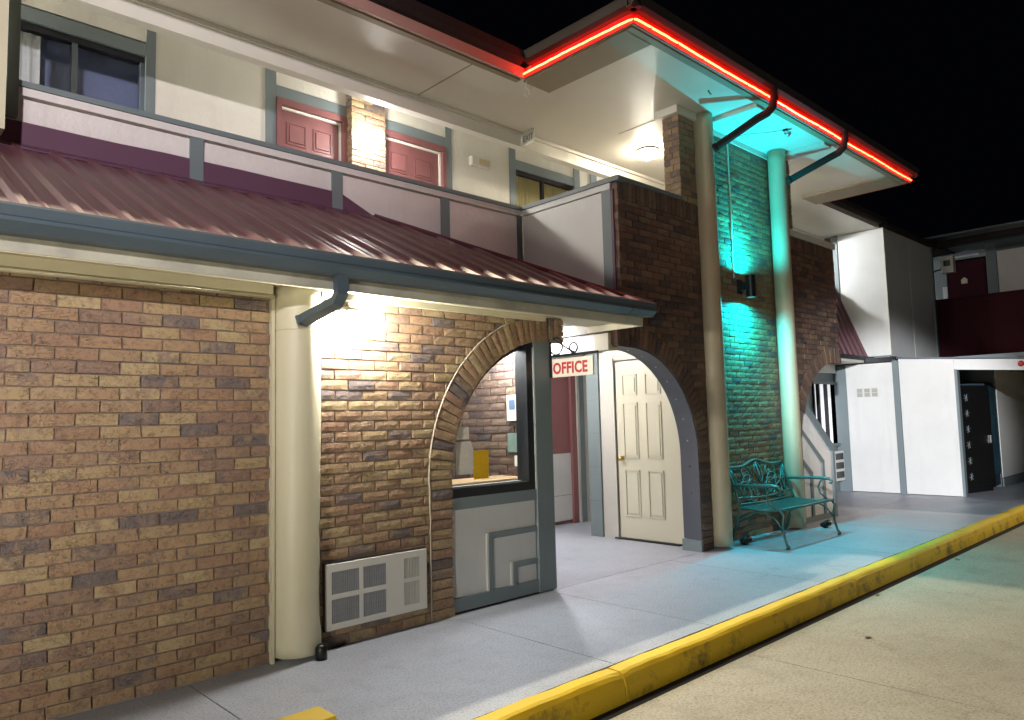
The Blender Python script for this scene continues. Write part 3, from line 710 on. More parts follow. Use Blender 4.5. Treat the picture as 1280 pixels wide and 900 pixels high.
# ================================================================ PASSAGE BEHIND THE ARCH
pw = thing('passage_wall', (5.8, 6.8, 0), 'rear wall of the covered passage between office and tower', 'wall')
box('wall_panel', 'white', pw, 4.4, 7.05, 6.80, 6.92, 0, 2.3); box('wall_panel', 'white', pw, 7.62, 9.0, 6.80, 6.92, 0, 2.3)
box('wall_panel', 'white', pw, 7.05, 7.62, 6.80, 6.92, 2.08, 2.3)
box('side_wall', 'white', pw, 4.40, 4.47, 4.5, 6.8, 0, 2.3)
box('ceiling', 'soffitw', pw, 4.41, 9.0, 4.45, 6.85, 2.32, 2.36)
box('wall_panel', 'white', pw, 7.9, 8.0, 4.7, 6.8, 0, 2.3)
t = thing('maroon_door', (7.25, 6.78, 0), 'maroon passage door with a pale lower half, seen behind the office sign', 'door')
box('leaf', 'mdoor', t, 6.70, 7.50, 6.765, 6.80, .02, 2.05); box('kick_panel', 'white', t, 6.72, 7.47, 6.755, 6.766, .05, .94); box('kick_seam', 'gray', t, 6.72, 7.47, 6.7535, 6.756, .38, .386, bevel=0)
box('frame', 'mdoor', t, 7.47, 7.565, 6.72, 6.80, 0, 2.08); box('door_sign', 'black', t, 7.02, 7.11, 6.755, 6.765, 1.635, 1.675); box('door_sign', 'black', t, 7.02, 7.10, 6.755, 6.765, 1.56, 1.60)
t = thing('passage_trim', (7.7, 6.7, 0), 'grey and white door casing strips beside the maroon passage door', 'trim')
box('strip', 'casing', t, 7.567, 7.60, 6.70, 6.79, 0, 2.1); box('strip', 'gray', t, 7.602, 7.70, 6.69, 6.79, 0, 2.1); box('strip', 'casing', t, 7.702, 7.80, 6.70, 6.79, 0, 2.1)
t = thing('spigot', (7.7, 6.66, .3), 'small brass water tap low on the casing beside the grey pilaster', 'water tap')
tube('pipe', 'steel', t, [(7.74, 6.70, .30), (7.74, 6.62, .30), (7.74, 6.60, .27)], .012, 8); tube('handle', 'steel', t, [(7.70, 6.64, .335), (7.78, 6.64, .335)], .007, 6)
t = thing('door_wall', (6.9, 5.3, 0), 'cream casing wall with grey pilaster holding the white six-panel door', 'wall')
box('pilaster', 'gray', t, 6.80, 6.95, 5.675, 5.86, 0, 2.31); 
for z in (.42, .82, 1.22, 1.62): box('pilaster_joint', 'grayd', t, 6.797, 6.80, 5.676, 5.859, z, z+.004, bevel=0)
box('casing', 'casing', t, 6.825, 6.94, 5.50, 5.673, 0, 2.14); box('casing', 'casing', t, 6.815, 6.83, 5.455, 5.505, 0, 2.10)
box('header', 'casing', t, 6.825, 6.94, 4.47, 5.50, 2.075, 2.14); box('upper_panel', 'soffitw', t, 6.83, 6.94, 4.47, 5.675, 2.142, 2.32)
box('wall_back', 'casing', t, 6.88, 6.99, 4.47, 5.50, 0, 2.07)
wd = thing('white_door', (6.85, 5.1, 0), 'ivory six-panel door framed by the tower arch', 'door')
box('leaf', 'dooroff', wd, 6.845, 6.878, 4.50, 5.442, .02, 2.045)
dy = [(5.345, 5.135), (5.02, 4.81)]
for (a, b) in dy:
    for (c, d) in ((1.66, 1.90), (.93, 1.57), (.27, .80)):
        bm = bmesh.new()                     # raised panel in a moulded frame
        abox(bm, 6.834, 6.846, b+.03, a-.03, c+.035, d-.035)
        fin('door_panel', bm, 'dooroff', wd, bevel=.010)
        bm = bmesh.new()
        for q in ((b, a, c, c+.012), (b, a, d-.012, d), (b, b+.012, c+.012, d-.012), (a-.012, a, c+.012, d-.012)): abox(bm, 6.833, 6.8455, *q)
        fin('door_moulding', bm, 'dooroff', wd, bevel=.003)
kn = lathe('knob', 'brass', wd, (6.845, 5.375, .93), [(.028, 0), (.028, .006), (.010, .010), (.010, .032), (.024, .042), (.028, .055), (.018, .068)], 16, 'x')
box('threshold', 'gap', wd, 6.80, 6.90, 4.62, 5.50, 0, .018, bevel=0)
# beam along the passage mouth, cream block at its end
t = thing('passage_beam', (5.5, 5, 2.2), 'white header beam with a cream end block above the OFFICE sign', 'beam')
box('beam', 'white', t, 5.36, 5.48, 4.50, 6.78, 2.03, 2.205); box('end_block', 'cream', t, 5.358, 5.482, 4.33, 4.498, 2.04, 2.20)
box('ledger', 'weather', t, 5.33, 5.49, 4.35, 6.78, 2.21, 2.31)
t = thing('passage_light', (5.7, 5.6, 2.3), 'round white light on the passage ceiling', 'ceiling light')
lathe('diffuser', emit('passage_light', (.97, .95, 1), 230), t, (5.15, 5.15, 2.318), [(.11, 0), (.11, -.04), (.08, -.06), (.02, -.065)], 24)

t = thing('passage_light', (5.72, 5.8, 2.3), 'second round light deeper in the covered passage, right of the header beam', 'ceiling light')
lathe('diffuser', emit('passage_light_rear', (1, .96, .93), 330), t, (5.72, 5.82, 2.318), [(.11, 0), (.11, -.04), (.08, -.06), (.02, -.065)], 24)
# ================================================================ BALCONY
flr = thing('balcony_floor', (4, 6, 2.4), 'floor slab of the upper walkway above the office', 'floor slab')
box('slab', 'soffitw', flr, -2.6, 5.48, 5.62, 6.7, 2.42, 2.62); box('slab', 'soffitw', flr, 5.49, 10.36, 4.62, 6.7, 2.42, 2.62); box('slab', 'soffitw', flr, 10.37, 13.8, 5.82, 6.7, 2.42, 2.62)
pp = thing('balcony_parapet', (2.4, 5.6, 2.4), 'beige stucco balcony wall with grey posts and a long grey cap above the porch roof', 'balcony wall')
px = [-1.45, -.25, .86, 2.02, 3.225, 4.425, 5.48]
for i, (a, b) in enumerate(zip(px, px[1:])): box('panel', 'pinkish', pp, a+.003, b-.003, 5.585, 5.66, 2.4, 3.60, bevel=.002)
for q in px[1:-1]:
    if abs(q-.86) > .1: box('post', 'gray', pp, q-.05, q+.05, 5.562, 5.60, 2.5, 3.612)
box('post', 'grayd', pp, 5.42, 5.478, 5.560, 5.60, 2.4, 3.612)
box('cap_board', 'pinkish', pp, -1.5, 5.485, 5.566, 5.67, 3.618, 3.672); box('cap', 'gray', pp, -1.5, 5.50, 5.550, 5.69, 3.674, 3.712, bevel=.004)
prism('flashing', 'maroonm', pp, [(-1.5, 3.25), (3.66, 3.25), (3.62, 3.275), (3.276, 3.425), (3.276, 3.432)] + [(3.276-.30*i, 3.440+random.uniform(-.004, .004)) for i in range(1, 16)], 'y', 5.572, 5.5845)
rp = thing('return_parapet', (5.5, 5, 2.4), 'white side wall of the upper balcony, half in shadow, running to the brick tower', 'balcony wall')
box('panel', 'white', rp, 5.486, 5.56, 4.45, 5.562, 2.38, 3.60, bevel=.002)
box('post', 'gray', rp, 5.474, 5.55, 4.335, 4.445, 2.38, 3.61); box('maroon_strip', 'maroonm', rp, 5.476, 5.52, 4.308, 4.333, 2.38, 3.61)
box('cap_board', 'white', rp, 5.477, 5.57, 4.34, 5.555, 3.612, 3.672); box('cap', 'gray', rp, 5.462, 5.59, 4.22, 5.548, 3.674, 3.716, bevel=.004)
t = thing('corner_post', (.82, 5.5, 3.3), 'slate grey post with a cream pilaster at the far left edge of the balcony', 'post')
box('post', 'gray', t, .795, .862, 5.50, 5.56, 3.44, 4.56); box('pilaster', 'cream', t, .60, .765, 5.30, 5.44, 3.27, 4.72)

# upper wall
YU = 6.7
uw = thing('upper_wall', (5, 6.8, 2.6), 'cream stucco upper wall with grey half-timber trim behind the balcony', 'wall')
def upanel(a, b, c, d): box('panel', 'stucco', uw, a, b, YU+.012, YU+.10, c, d, bevel=.002)
segs = [(-2.5, .95, 2.62, 5.05), (.97, 2.0, 4.83, 5.05), (2.06, 3.09, 2.62, 5.05), (3.2, 4.0, 4.80, 5.05), (4.42, 5.35, 4.80, 5.05), (5.44, 6.40, 2.62, 5.05), (6.51, 7.66, 4.80, 5.05), (7.78, 8.02, 2.62, 5.05), (8.16, 13.8, 2.62, 5.05)]
for s in segs: upanel(*s)
box('wall_core', 'stucco', uw, -2.5, 13.8, YU+.25, YU+.33, 2.62, 5.05)
for a, b in ((.93, .985), (1.985, 2.065), (3.09, 3.20), (5.35, 5.44), (6.40, 6.51), (7.66, 7.78), (8.02, 8.16)): box('post', 'gray', uw, a, b, YU, YU+.11, 2.62, 5.04)
for a, b, z in ((.987, 1.983, 4.70), (3.202, 4.0, 4.69), (4.42, 5.348, 4.69), (6.512, 7.658, 4.69)): box('rail', 'gray', uw, a, b, YU+.002, YU+.11, z, 4.81)
box('top_rail', 'gray', uw, -2.5, 13.8, YU-.004, YU+.008, 5.0, 5.045); box('ceiling', 'soffitw', uw, -2.5, 13.8, 5.97, 6.95, 5.05, 5.08)
# upper doors
def udoor(x0, x1, label):
    t = thing('room_door', ((x0+x1)/2, YU+.05, 2.62), label, 'door', 'maroon room doors on the balcony')
    box('jamb', 'mdoor', t, x0, x0+.05, YU-.012, YU+.10, 2.62, 4.62); box('jamb', 'mdoor', t, x1-.05, x1, YU-.012, YU+.10, 2.62, 4.62)
    box('head', 'mdoor', t, x0, x1, YU-.011, YU+.10, 4.622, 4.688)
    box('weather_strip', 'paper', t, x0+.052, x1-.052, YU+.03, YU+.05, 4.595, 4.618); box('weather_strip', 'paper', t, x1-.075, x1-.052, YU+.03, YU+.05, 2.62, 4.594)
    box('leaf', 'mdoor', t, x0+.052, x1-.076, YU+.055, YU+.095, 2.63, 4.594)
    a, b = x0+.052, x1-.076; wq = (b-a)
    for u0_, u1_ in ((.12, .44), (.56, .88)):
        for c, d in ((4.25, 4.48), (3.55, 4.13), (2.85, 3.4)):
            bm = bmesh.new(); p, q = a+wq*u0_, a+wq*u1_
            abox(bm, p+.03, q-.03, YU+.045, YU+.056, c+.03, d-.03)
            fin('door_panel', bm, 'mdoor', t, bevel=.005)
            bm = bmesh.new()
            for (e, f_, g_, h_) in ((p, q, c, c+.012), (p, q, d-.012, d), (p, p+.012, c+.012, d-.012), (q-.012, q, c+.012, d-.012)): abox(bm, e, f_, YU+.047, YU+.0555, g_, h_)
            fin('door_moulding', bm, 'mdoor', t)
    lathe('viewer', 'brass', t, ((a+b)/2, YU+.055, 4.17), [(.012, 0), (.012, .006), (.006, .008)], 10, 'y')
udoor(3.205, 4.0, 'maroon room door left of the lamp-lit brick pier on the balcony'); udoor(4.42, 5.345, 'maroon room door right of the lamp-lit brick pier on the balcony')
pier = pillar(4.0, 4.42, YU-.10, YU+.1, 2.62, 5.04, 'brick pier with a glaring lamp between two maroon balcony doors', cap=False, nm='brick_pier')
t = thing('pier_lamp', (4.22, 6.55, 4.45), 'bright white jar lamp on the brick pier between the balcony doors', 'wall lamp')
lathe('mount', 'plastic', t, (4.21, 6.60, 4.46), [(.05, 0), (.05, .02), (.03, .03), (.02, .14)], 16, 'y')
lathe('globe', emit('lamp_globe_balcony', (1.0, .96, .90), 280), t, (4.21, 6.41, 4.40), [(.02, .10), (.045, .095), (.05, .07), (.05, .02), (.038, -.015), (.012, -.03)], 18)
# windows upstairs
def wavy(name, mat, par, x0, x1, y, z0, z1, amp=.015, per=.06):
    bm = bmesh.new(); n = int((x1-x0)/.008); A = []; B = []
    for i in range(n+1):
        x = x0 + (x1-x0)*i/n; yy = y + amp*sin(2*pi*x/per + 1.3*sin(x*31)) + .4*amp*sin(x*171)
        A.append(bm.verts.new((x, yy, z0))); B.append(bm.verts.new((x + .004*sin(x*60), yy*1.0 + .003*sin(x*90), z1)))
    for i in range(n): bm.faces.new((A[i], A[i+1], B[i+1], B[i]))
    return fin(name, bm, mat, par, smooth=True)
def uwin(x0, x1, mull, label, cur, gl, cx):
    t = thing('sliding_window', ((x0+x1)/2, YU+.05, 3.6), label, 'window')
    box('frame', 'black' if gl == 'glassd' else 'brownm', t, x0, x1, YU+.03, YU+.10, 4.64, 4.69); box('frame', 'brownm', t, x0, x1, YU+.03, YU+.10, 3.50, 3.54)
    for a in (x0, x1-.03): box('frame', 'grayd' if gl == 'glassd' else 'brownm', t, a, a+.03, YU+.032, YU+.10, 3.54, 4.64)
    box('mullion', 'grayd' if gl == 'glassd' else 'brownm', t, mull-.02, mull+.02, YU+.034, YU+.09, 3.54, 4.64)
    box('pane', gl, t, x0+.03, mull-.02, YU+.06, YU+.064, 3.54, 4.64, bevel=0); box('pane', gl, t, mull+.02, x1-.03, YU+.05, YU+.054, 3.54, 4.64, bevel=0)
    for a, b in cx: wavy('curtain', cur, t, a, b, YU+.078, 3.52, 4.63, .009)
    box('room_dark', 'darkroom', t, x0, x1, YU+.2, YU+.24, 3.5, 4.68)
uwin(.99, 1.98, 1.44, 'dark sliding window with a grey curtain at its left end, upstairs at the far left', 'curtaing', 'glassd', [(1.0, 1.20)])
uwin(6.515, 7.655, 7.05, 'sliding window with gold curtains upstairs behind the side balcony wall', 'curtainy', 'glass', [(6.55, 7.02), (7.07, 7.62)])
t = thing('emergency_light', (5.9, 6.68, 4.5), 'pale emergency light box on the stucco between balcony door and gold-curtained window', 'emergency light')
box('body', 'plastic', t, 5.72, 6.02, YU-.055, YU+.01, 4.555, 4.665, bevel=.01)
box('lens', 'yellowp' if False else 'tan', t, 5.82, 6.0, YU-.062, YU-.055, 4.575, 4.648)
t = thing('exit_sign', (5.8, 5.8, 4.5), 'small EXIT sign hanging edge-on under the balcony soffit beam', 'sign')
box('board', 'soffitw', t, 5.80, 5.815, 5.66, 5.85, 4.565, 4.724, bevel=.002)
text('lettering', 'EXIT', 'gray', t, (5.799, 5.835, 4.60), .105, (0, -1, 0), (0, 0, 1), .001, .001, .72)

# ================================================================ MAIN ROOF, SOFFIT, FASCIA
ZS = 4.725
mr = thing('main_roof', (6, 5, 4.7), 'upper roof with cream soffit, projecting gable and dark gutters over the balcony', 'roof')
GX0, GX1, GY, MY = 4.87, 11.43, 3.545, 4.865
prism('soffit', 'soffit', mr, [(-2.6, MY), (GX0, MY), (GX0, GY), (GX1, GY), (GX1, MY), (13.9, MY), (13.9, 5.86), (-2.6, 5.86)], 'z', ZS, ZS+.02)
box('beam', 'soffitw', mr, -2.6, 13.85, 5.862, 5.965, 4.555, 4.80); box('beam_moulding', 'soffitw', mr, -2.6, 13.85, 5.835, 5.862, 4.685, 4.7235, bevel=.006)
# perimeter bands and cross beams under the gable soffit
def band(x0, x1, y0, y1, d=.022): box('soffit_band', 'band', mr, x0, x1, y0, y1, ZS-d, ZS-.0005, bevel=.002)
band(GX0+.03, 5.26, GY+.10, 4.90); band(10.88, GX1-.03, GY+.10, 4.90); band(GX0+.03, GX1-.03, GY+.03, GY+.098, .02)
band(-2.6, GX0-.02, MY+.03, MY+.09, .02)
def beamx(x0, x1): box('cross_beam', 'soffit', mr, x0, x1, GY+.10, 4.45, ZS-.05, ZS-.0005)
beamx(7.15, 7.34); beamx(8.82, 9.02)
# soffit board joints
for x in (-1.4, 1.05, 4.30): box('soffit_joint', 'band', mr, x, x+.012, MY+.10, 5.83, ZS-.003, ZS-.0003, bevel=0)
box('soffit_joint', 'band', mr, 6.70, 6.708, 4.48, 5.15, ZS-.003, ZS-.0003, bevel=0)
# fascia boards (gable ones lit by the rope light, its red glow also painted in)
box('fascia', 'redfascia', mr, -2.6, GX0, MY-.022, MY, ZS-.015, 4.81); box('fascia', 'fasciaglow', mr, GX0-.022, GX0, GY-.022, MY-.024, ZS-.015, 4.80)
box('fascia', 'fasciaglow', mr, GX0+.002, GX1, GY-.022, GY, ZS-.015, 4.80); box('fascia', 'fasciaglow', mr, GX1+.002, GX1+.022, GY-.02, MY, ZS-.015, 4.80)
box('fascia', 'soffitw', mr, GX1+.024, 13.9, MY-.022, MY, ZS-.015, 4.79)
# gutters
def gut(pts2, axis, a, b): prism('gutter', 'brownm', mr, pts2, axis, a, b)
K = [(0, 0), (.05, 0), (.085, .03), (.095, .09), (.10, .11), (.09, .11), (.08, .04), (.045, .012), (.01, .012), (.01, .11), (0, .11)]
def kp(base, z, sgn): return [(base + sgn*a, z + b) for a, b in K]
gut(kp(MY-.022, 4.81, -1), 'x', -2.6, GX0-.10); gut(kp(GX0-.022, 4.80, -1), 'y', GY-.12, MY-.12)
gut(kp(GY-.022, 4.80, -1), 'x', GX0-.12, GX1+.12); gut(kp(GX1+.022, 4.80, 1), 'y', GY-.12, MY); gut(kp(MY-.022, 4.79, -1), 'x', GX1+.13, 14.0); 
# roof slopes (hipped), thick
def slope(P, nm='roof_slope'):
    bm = bmesh.new(); A = [bm.verts.new(p) for p in P]; B = [bm.verts.new((p[0], p[1], p[2]-.03)) for p in P]
    bm.faces.new(A); bm.faces.new(B[::-1]); n = len(P)
    for i in range(n): bm.faces.new((A[i], B[i], B[(i+1) % n], A[(i+1) % n]))
    fin(nm, bm, 'darkroof', mr)
s_ = .30
slope([(-2.7, MY-.05, 4.90), (GX0-.05, MY-.05, 4.90), (8.1, 7.3, 4.90+2.48*s_), (-2.7, 7.3, 4.90+2.48*s_)])
slope([(GX0-.05, GY-.05, 4.89), (GX1+.05, GY-.05, 4.89), (8.15, 6.8, 4.89+3.28*s_)])
slope([(GX0-.05, GY-.05, 4.891), (8.149, 6.8, 4.891+3.28*s_), (8.1, 7.3, 5.62), (GX0-.05, MY, 4.891)])
slope([(GX1+.05, GY-.05, 4.891), (8.151, 6.8, 4.891+3.28*s_), (8.2, 7.3, 5.62), (GX1+.05, MY, 4.891)])
slope([(GX1+.05, MY-.05, 4.88), (14.1, MY-.05, 4.88), (14.1, 7.3, 5.6), (8.2, 7.3, 5.6)])
# red rope light
def neon_pts(pts, step=.05, amp=.004):
    out = []; rr = random.Random(3)
    for a, b in zip(pts, pts[1:]):
        a, b = Vector(a), Vector(b); n = max(2, int((b-a).length/step))
        for i in range(n):
            p = a.lerp(b, i/n); p.z += amp*sin(p.x*4.1+p.y*3) + rr.uniform(-.0025, .0025); out.append(p)
    out.append(Vector(pts[-1])); return out
nl = thing('rope_light', (7, 3.5, 4.75), 'glowing red rope light fixed along the fascia of the projecting roof', 'rope light')
RED = emit('rope_light_red', (1.0, .02, .006), 40)
yN, xN = GY-.036, GX0-.036
tube('light_tube', RED, nl, neon_pts([(xN, MY-.03, 4.742), (xN, yN+.05, 4.742), (xN+.04, yN, 4.742), (GX1+.0, yN, 4.742)]), .0098, 8)
for i in range(16):
    x = GX0 + .2 + i*.41; box('clip', 'black', nl, x, x+.009, yN-.006, GY-.02, 4.728, 4.757, bevel=0)
t = thing('wire_loop', (4.95, 4.95, 4.6), 'white loop of loose cable hanging where the red rope light starts', 'cable')
tube('cable', 'paper', t, [(4.90, 4.86, 4.70), (4.93, 4.90, 4.66), (4.99, 4.92, 4.655), (4.98, 4.90, 4.60), (4.95, 4.90, 4.56), (4.93, 4.92, 4.59), (4.93, 4.92, 4.64), (4.97, 4.93, 4.68), (5.02, 4.92, 4.66), (5.03, 4.92, 4.715)], .0045, 6)
# downspouts from the gable gutter to the columns
def dspout(x, xt, label, mat):
    t = thing('downspout', (x, 3.6, 4.8), label, 'downspout', 'downspouts into the columns')
    P = [(x, GY-.075, 4.88), (x, GY-.075, 4.72), (x-.008, GY-.055, 4.63), (x-.03, GY-.005, 4.575), (x-.08, GY+.08, 4.53)]
    P.append((xt, 4.06, 4.30)); tube('pipe', mat, t, P, .043, 12)
    tube('collar', mat, t, [(xt+.012, 4.04, 4.312), (xt-.006, 4.075, 4.295)], .050, 12)
dspout(7.20, 6.975, 'brown downspout from the neon-edged gutter to the column left of the cyan wall', 'brownm')
dspout(9.00, 8.69, 'downspout from the neon-edged gutter to the cyan-lit column', 'brownm')
# dome light on the soffit
t = thing('dome_light', (7.4, 5.24, 4.7), 'round white dome ceiling light glowing on the soffit beside the brick pillar', 'ceiling light')
lathe('diffuser', emit('dome_light', (1, .90, .70), 170), t, (7.40, 5.24, ZS-.02), [(.135, 0), (.135, -.02), (.125, -.05), (.09, -.072), (.03, -.08)], 28)
lathe('rim', 'steel', t, (7.40, 5.24, ZS), [(.14, 0), (.145, -.02), (.138, -.026)], 28)
# small spot and cable on the soffit
t = thing('soffit_spot', (8.12, 3.78, 4.68), 'tiny spotlight with a thin cable on the cyan soffit', 'spotlight')
lathe('base', 'blackiron', t, (8.12, 3.80, ZS), [(.03, 0), (.03, -.015), (.01, -.02)], 12); tube('head', 'steel', t, [(8.10, 3.80, 4.69), (8.15, 3.76, 4.665)], [.02, .035], 12)
tube('cable', 'black', t, [(8.1, 3.80, 4.715), (7.98, 3.95, 4.70), (7.86, 4.15, 4.714), (7.82, 4.33, 4.70)], .003, 5)
t = thing('soffit_hook', (6.5, 3.83, 4.7), 'tiny dark hook screwed into the gable soffit', 'hook'); tube('hook', 'black', t, [(6.50, 3.83, 4.724), (6.52, 3.83, 4.705), (6.56, 3.83, 4.70)], .006, 6)

# ================================================================ CYAN LAMP
LX, LY = 7.86, 4.20
t = thing('cyan_wall_lamp', (LX, LY, 2.76), 'black cylinder wall lamp throwing cyan light up and down the brick', 'wall lamp')
bm = bmesh.new()
rings = []
for r_, z in ((.056, 2.765), (.056, 3.025), (.050, 3.025), (.050, 2.97)):
    rings.append([bm.verts.new((LX+r_*cos(2*pi*i/20), LY+r_*sin(2*pi*i/20), z)) for i in range(20)])
for A, B in zip(rings, rings[1:]):
    for i in range(20): bm.faces.new((A[i], A[(i+1) % 20], B[(i+1) % 20], B[i]))
inn = [[bm.verts.new((LX+.050*cos(2*pi*i/20), LY+.050*sin(2*pi*i/20), z)) for i in range(20)] for z in (2.765, 2.80)]
for A, B in ((rings[0], inn[0]), (inn[0], inn[1])):
    for i in range(20): bm.faces.new((A[i], B[i], B[(i+1) % 20], A[(i+1) % 20]))
fin('housing', bm, 'black', t, smooth=False)
CY = emit('cyan_lens', (.10, .95, 1.0), 14)
lathe('lens', CY, t, (LX, LY, 2.785), [(.049, 0), (.049, .003)], 20); lathe('lens', CY, t, (LX, LY, 2.995), [(.049, 0), (.049, .003)], 20)
box('wall_bracket', 'black', t, LX-.03, LX+.03, LY+.05, 4.35, 2.86, 2.95); box('bracket_plate', 'black', t, LX-.05, LX+.05, 4.335, 4.352, 2.82, 2.99)
def spot(name, loc, d, e, col, cone, blend, rad=.012):
    ld = bpy.data.lights.new(name, 'SPOT'); ld.energy = e; ld.color = col; ld.spot_size = radians(cone); ld.spot_blend = blend; ld.shadow_soft_size = rad
    o = bpy.data.objects.new(name, ld); COL.objects.link(o); o.location = loc; o.rotation_euler = Vector(d).to_track_quat('-Z', 'Y').to_euler(); return o
CC = (.0, .82, 1.0)
spot('cyan_beam_up', (LX, LY, 3.03), (0, -.03, 1), 150, CC, 84, 1.0); spot('cyan_beam_down', (LX, LY, 2.76), (0, -.10, -1), 200, CC, 96, 1.0)
spot('cyan_spill_up', (LX, LY, 3.035), (0, -.15, 1), 110, CC, 172, .6); spot('cyan_spill_down', (LX, LY, 2.755), (0, -.15, -1), 120, CC, 172, .6)
t = thing('wall_conduit', (7.72, 4.34, 3), 'thin conduit running up the cyan brick from the wall lamp', 'conduit')
tube('pipe', 'soffitw', t, [(7.73, 4.335, 3.0), (7.735, 4.335, 3.7), (7.73, 4.335, 4.70)], .009, 8)

# ================================================================ BENCH
bx0, bx1 = 7.33, 8.58; yb, yf = 4.16, 3.70
bn = thing('garden_bench', (7.95, 3.95, 0), 'cast iron garden bench with scrolled back standing between the two tall columns', 'bench')
def arcY(cy, cz, r, a0, a1, x, n=8): return [(x, cy+r*cos(a0+(a1-a0)*i/n), cz+r*sin(a0+(a1-a0)*i/n)) for i in range(n+1)]
for x in (bx0, bx1):
    sd = tube('rear_leg', 'benchm', bn, [(x, 4.30, 0), (x, 4.27, .10), (x, 4.215, .25), (x, 4.17, .39), (x, 4.20, .50), (x, 4.26, .68), (x, 4.31, .82)], [.018, .015, .014, .016, .014, .013, .014], 8)
    tube('front_leg', 'benchm', bn, [(x, 3.66, .0), (x, 3.645, .02), (x, 3.665, .05), (x, 3.695, .16), (x, 3.70, .26), (x, 3.68, .34), (x, 3.72, .395)], [.02, .02, .014, .013, .014, .016, .015], 8)
    tube('arm_rest', 'benchm', bn, [(x, 4.245, .625), (x, 4.12, .632), (x, 3.95, .638), (x, 3.80, .640), (x, 3.73, .632), (x, 3.695, .605), (x, 3.71, .580), (x, 3.735, .590)], [.013, .014, .018, .02, .018, .014, .012, .01], 8)
    tube('arm_support', 'benchm', bn, [(x, 3.80, .635), (x, 3.84, .59), (x, 3.865, .53), (x, 3.84, .46), (x, 3.77, .40)], .012, 8)
    tube('leg_brace', 'benchm', bn, [(x, 4.20, .28), (x, 4.05, .345), (x, 3.90, .355), (x, 3.78, .30), (x, 3.705, .20)], .010, 8)
tube('under_brace', 'benchm', bn, [(bx0, 4.22, .22), (7.95, 4.12, .345), (bx1, 4.22, .22)], .009, 6)
# seat: frame and many cross slats
tube('seat_rail', 'benchm', bn, [(bx0, 3.70, .395), (bx1, 3.70, .395)], .016, 8); tube('seat_rail', 'benchm', bn, [(bx0, 4.175, .385), (bx1, 4.175, .385)], .014, 8)
tube('seat_rail', 'benchm', bn, [(bx0, 3.70, .395), (bx0, 3.95, .378), (bx0, 4.175, .385)], .012, 8); tube('seat_rail', 'benchm', bn, [(bx1, 3.70, .395), (bx1, 3.95, .378), (bx1, 4.175, .385)], .012, 8)
tube('seat_rail', 'benchm', bn, [(bx0, 3.93, .379), (bx1, 3.93, .379)], .009, 6)
n = 17
for i in range(1, n):
    x = bx0 + (bx1-bx0)*i/n; tube('seat_slat', 'benchm', bn, [(x, 3.71, .398), (x, 3.85, .388), (x, 4.0, .382), (x, 4.165, .389)], 0, sq=(.017, .004))
# back: plane leaning back, u along x (0..1), v up
def bk(u, v): return (bx0 + (bx1-bx0)*u, 4.185 + .125*v, .43 + .40*v)
def crest(u): return .92 + .24*math.exp(-((u-.5)/.20)**2) + .05*cos(2*pi*u)
top = [bk(i/40, crest(i/40)) for i in range(41)]
tube('back_crest', 'benchm', bn, top, .017, 8)
tube('back_rail', 'benchm', bn, [bk(0, .16), bk(.3, .10), bk(.5, .08), bk(.7, .10), bk(1, .16)], .012, 8)
tube('back_rail', 'benchm', bn, [bk(0, -.02), bk(.5, -.06), bk(1, -.02)], .012, 8)
def circ(cu, cv, ru, a0, a1, n=22, shrink=0): 
    return [bk(cu + ru*(1-shrink*i/n)*cos(a0+(a1-a0)*i/n), cv + ru*3.1*(1-shrink*i/n)*sin(a0+(a1-a0)*i/n)) for i in range(n+1)]
def scr(pts, r=.0095): tube('back_scroll', 'benchm', bn, pts, r, 6)
for s in (0, 1):
    q = (lambda u: u) if s == 0 else (lambda u: 1-u)
    def fl(c, v, r_, a0, a1, sh=.0, n=22):
        if s == 0: return circ(c, v, r_, a0, a1, n, sh)
        return circ(1-c, v, r_, pi-a0, pi-a1, n, sh)
    scr(fl(.27, .72, .10, -.3, 2*pi*1.15, .62)); scr(fl(.27, .34, .13, .2, 2.1*pi, .25)); scr(fl(.18, .30, .08, 0, 2*pi, .0)); scr(fl(.36, .26, .07, 0, 1.8*pi, .5))
    scr([bk(q(.03), .90), bk(q(.09), .62), bk(q(.16), .45), bk(q(.27), .32), bk(q(.42), .16)])
    scr([bk(q(.10), .14), bk(q(.20), .45), bk(q(.33), .58), bk(q(.42), .45), bk(q(.47), .12)])
    scr([bk(q(.50), 1.12), bk(q(.44), .85), bk(q(.45), .62), bk(q(.50), .45), bk(q(.53), .25), bk(q(.48), .10)])
    scr([bk(q(.02), .55), bk(q(.10), .50), bk(q(.22), .55), bk(q(.34), .48)])
scr([bk(.5, .10), bk(.5, 1.14)], .011); scr([bk(.12, .12), bk(.06, .50), bk(.03, .9)]); scr([bk(.88, .12), bk(.94, .50), bk(.97, .9)])

# ================================================================ STAIR PANEL AND THINGS BEHIND THE THIRD ARCH
sp_ = thing('stair_balustrade', (9.6, 4.35, 0), 'grey panelled stair wall with a sloping top rail beside the cyan column', 'stair wall')
prism('panel', 'lavender' if False else 'pinkish', sp_, [(9.02, 0), (10.07, 0), (10.07, .90), (9.02, 1.68)], 'y', 4.33, 4.38)
prism('top_rail', 'gray', sp_, [(9.02, 1.66), (10.04, .88), (10.12, .90), (10.12, .95), (9.02, 1.78)], 'y', 4.30, 4.40)
box('newel', 'gray', sp_, 10.055, 10.125, 4.302, 4.398, 0, .90)
for d, xe in ((.40, 9.78), (.80, 9.42)):
    zt = 1.68 - d - (xe-9.02)*.745
    prism('trim', 'gray', sp_, [(9.02, 1.68-d), (xe-.03, zt+.02), (xe+.03, zt+.02), (xe+.03, zt+.05), (9.02, 1.735-d)], 'y', 4.312, 4.332)
    box('trim', 'gray', sp_, xe-.03, xe+.03, 4.313, 4.332, .06, zt+.02)
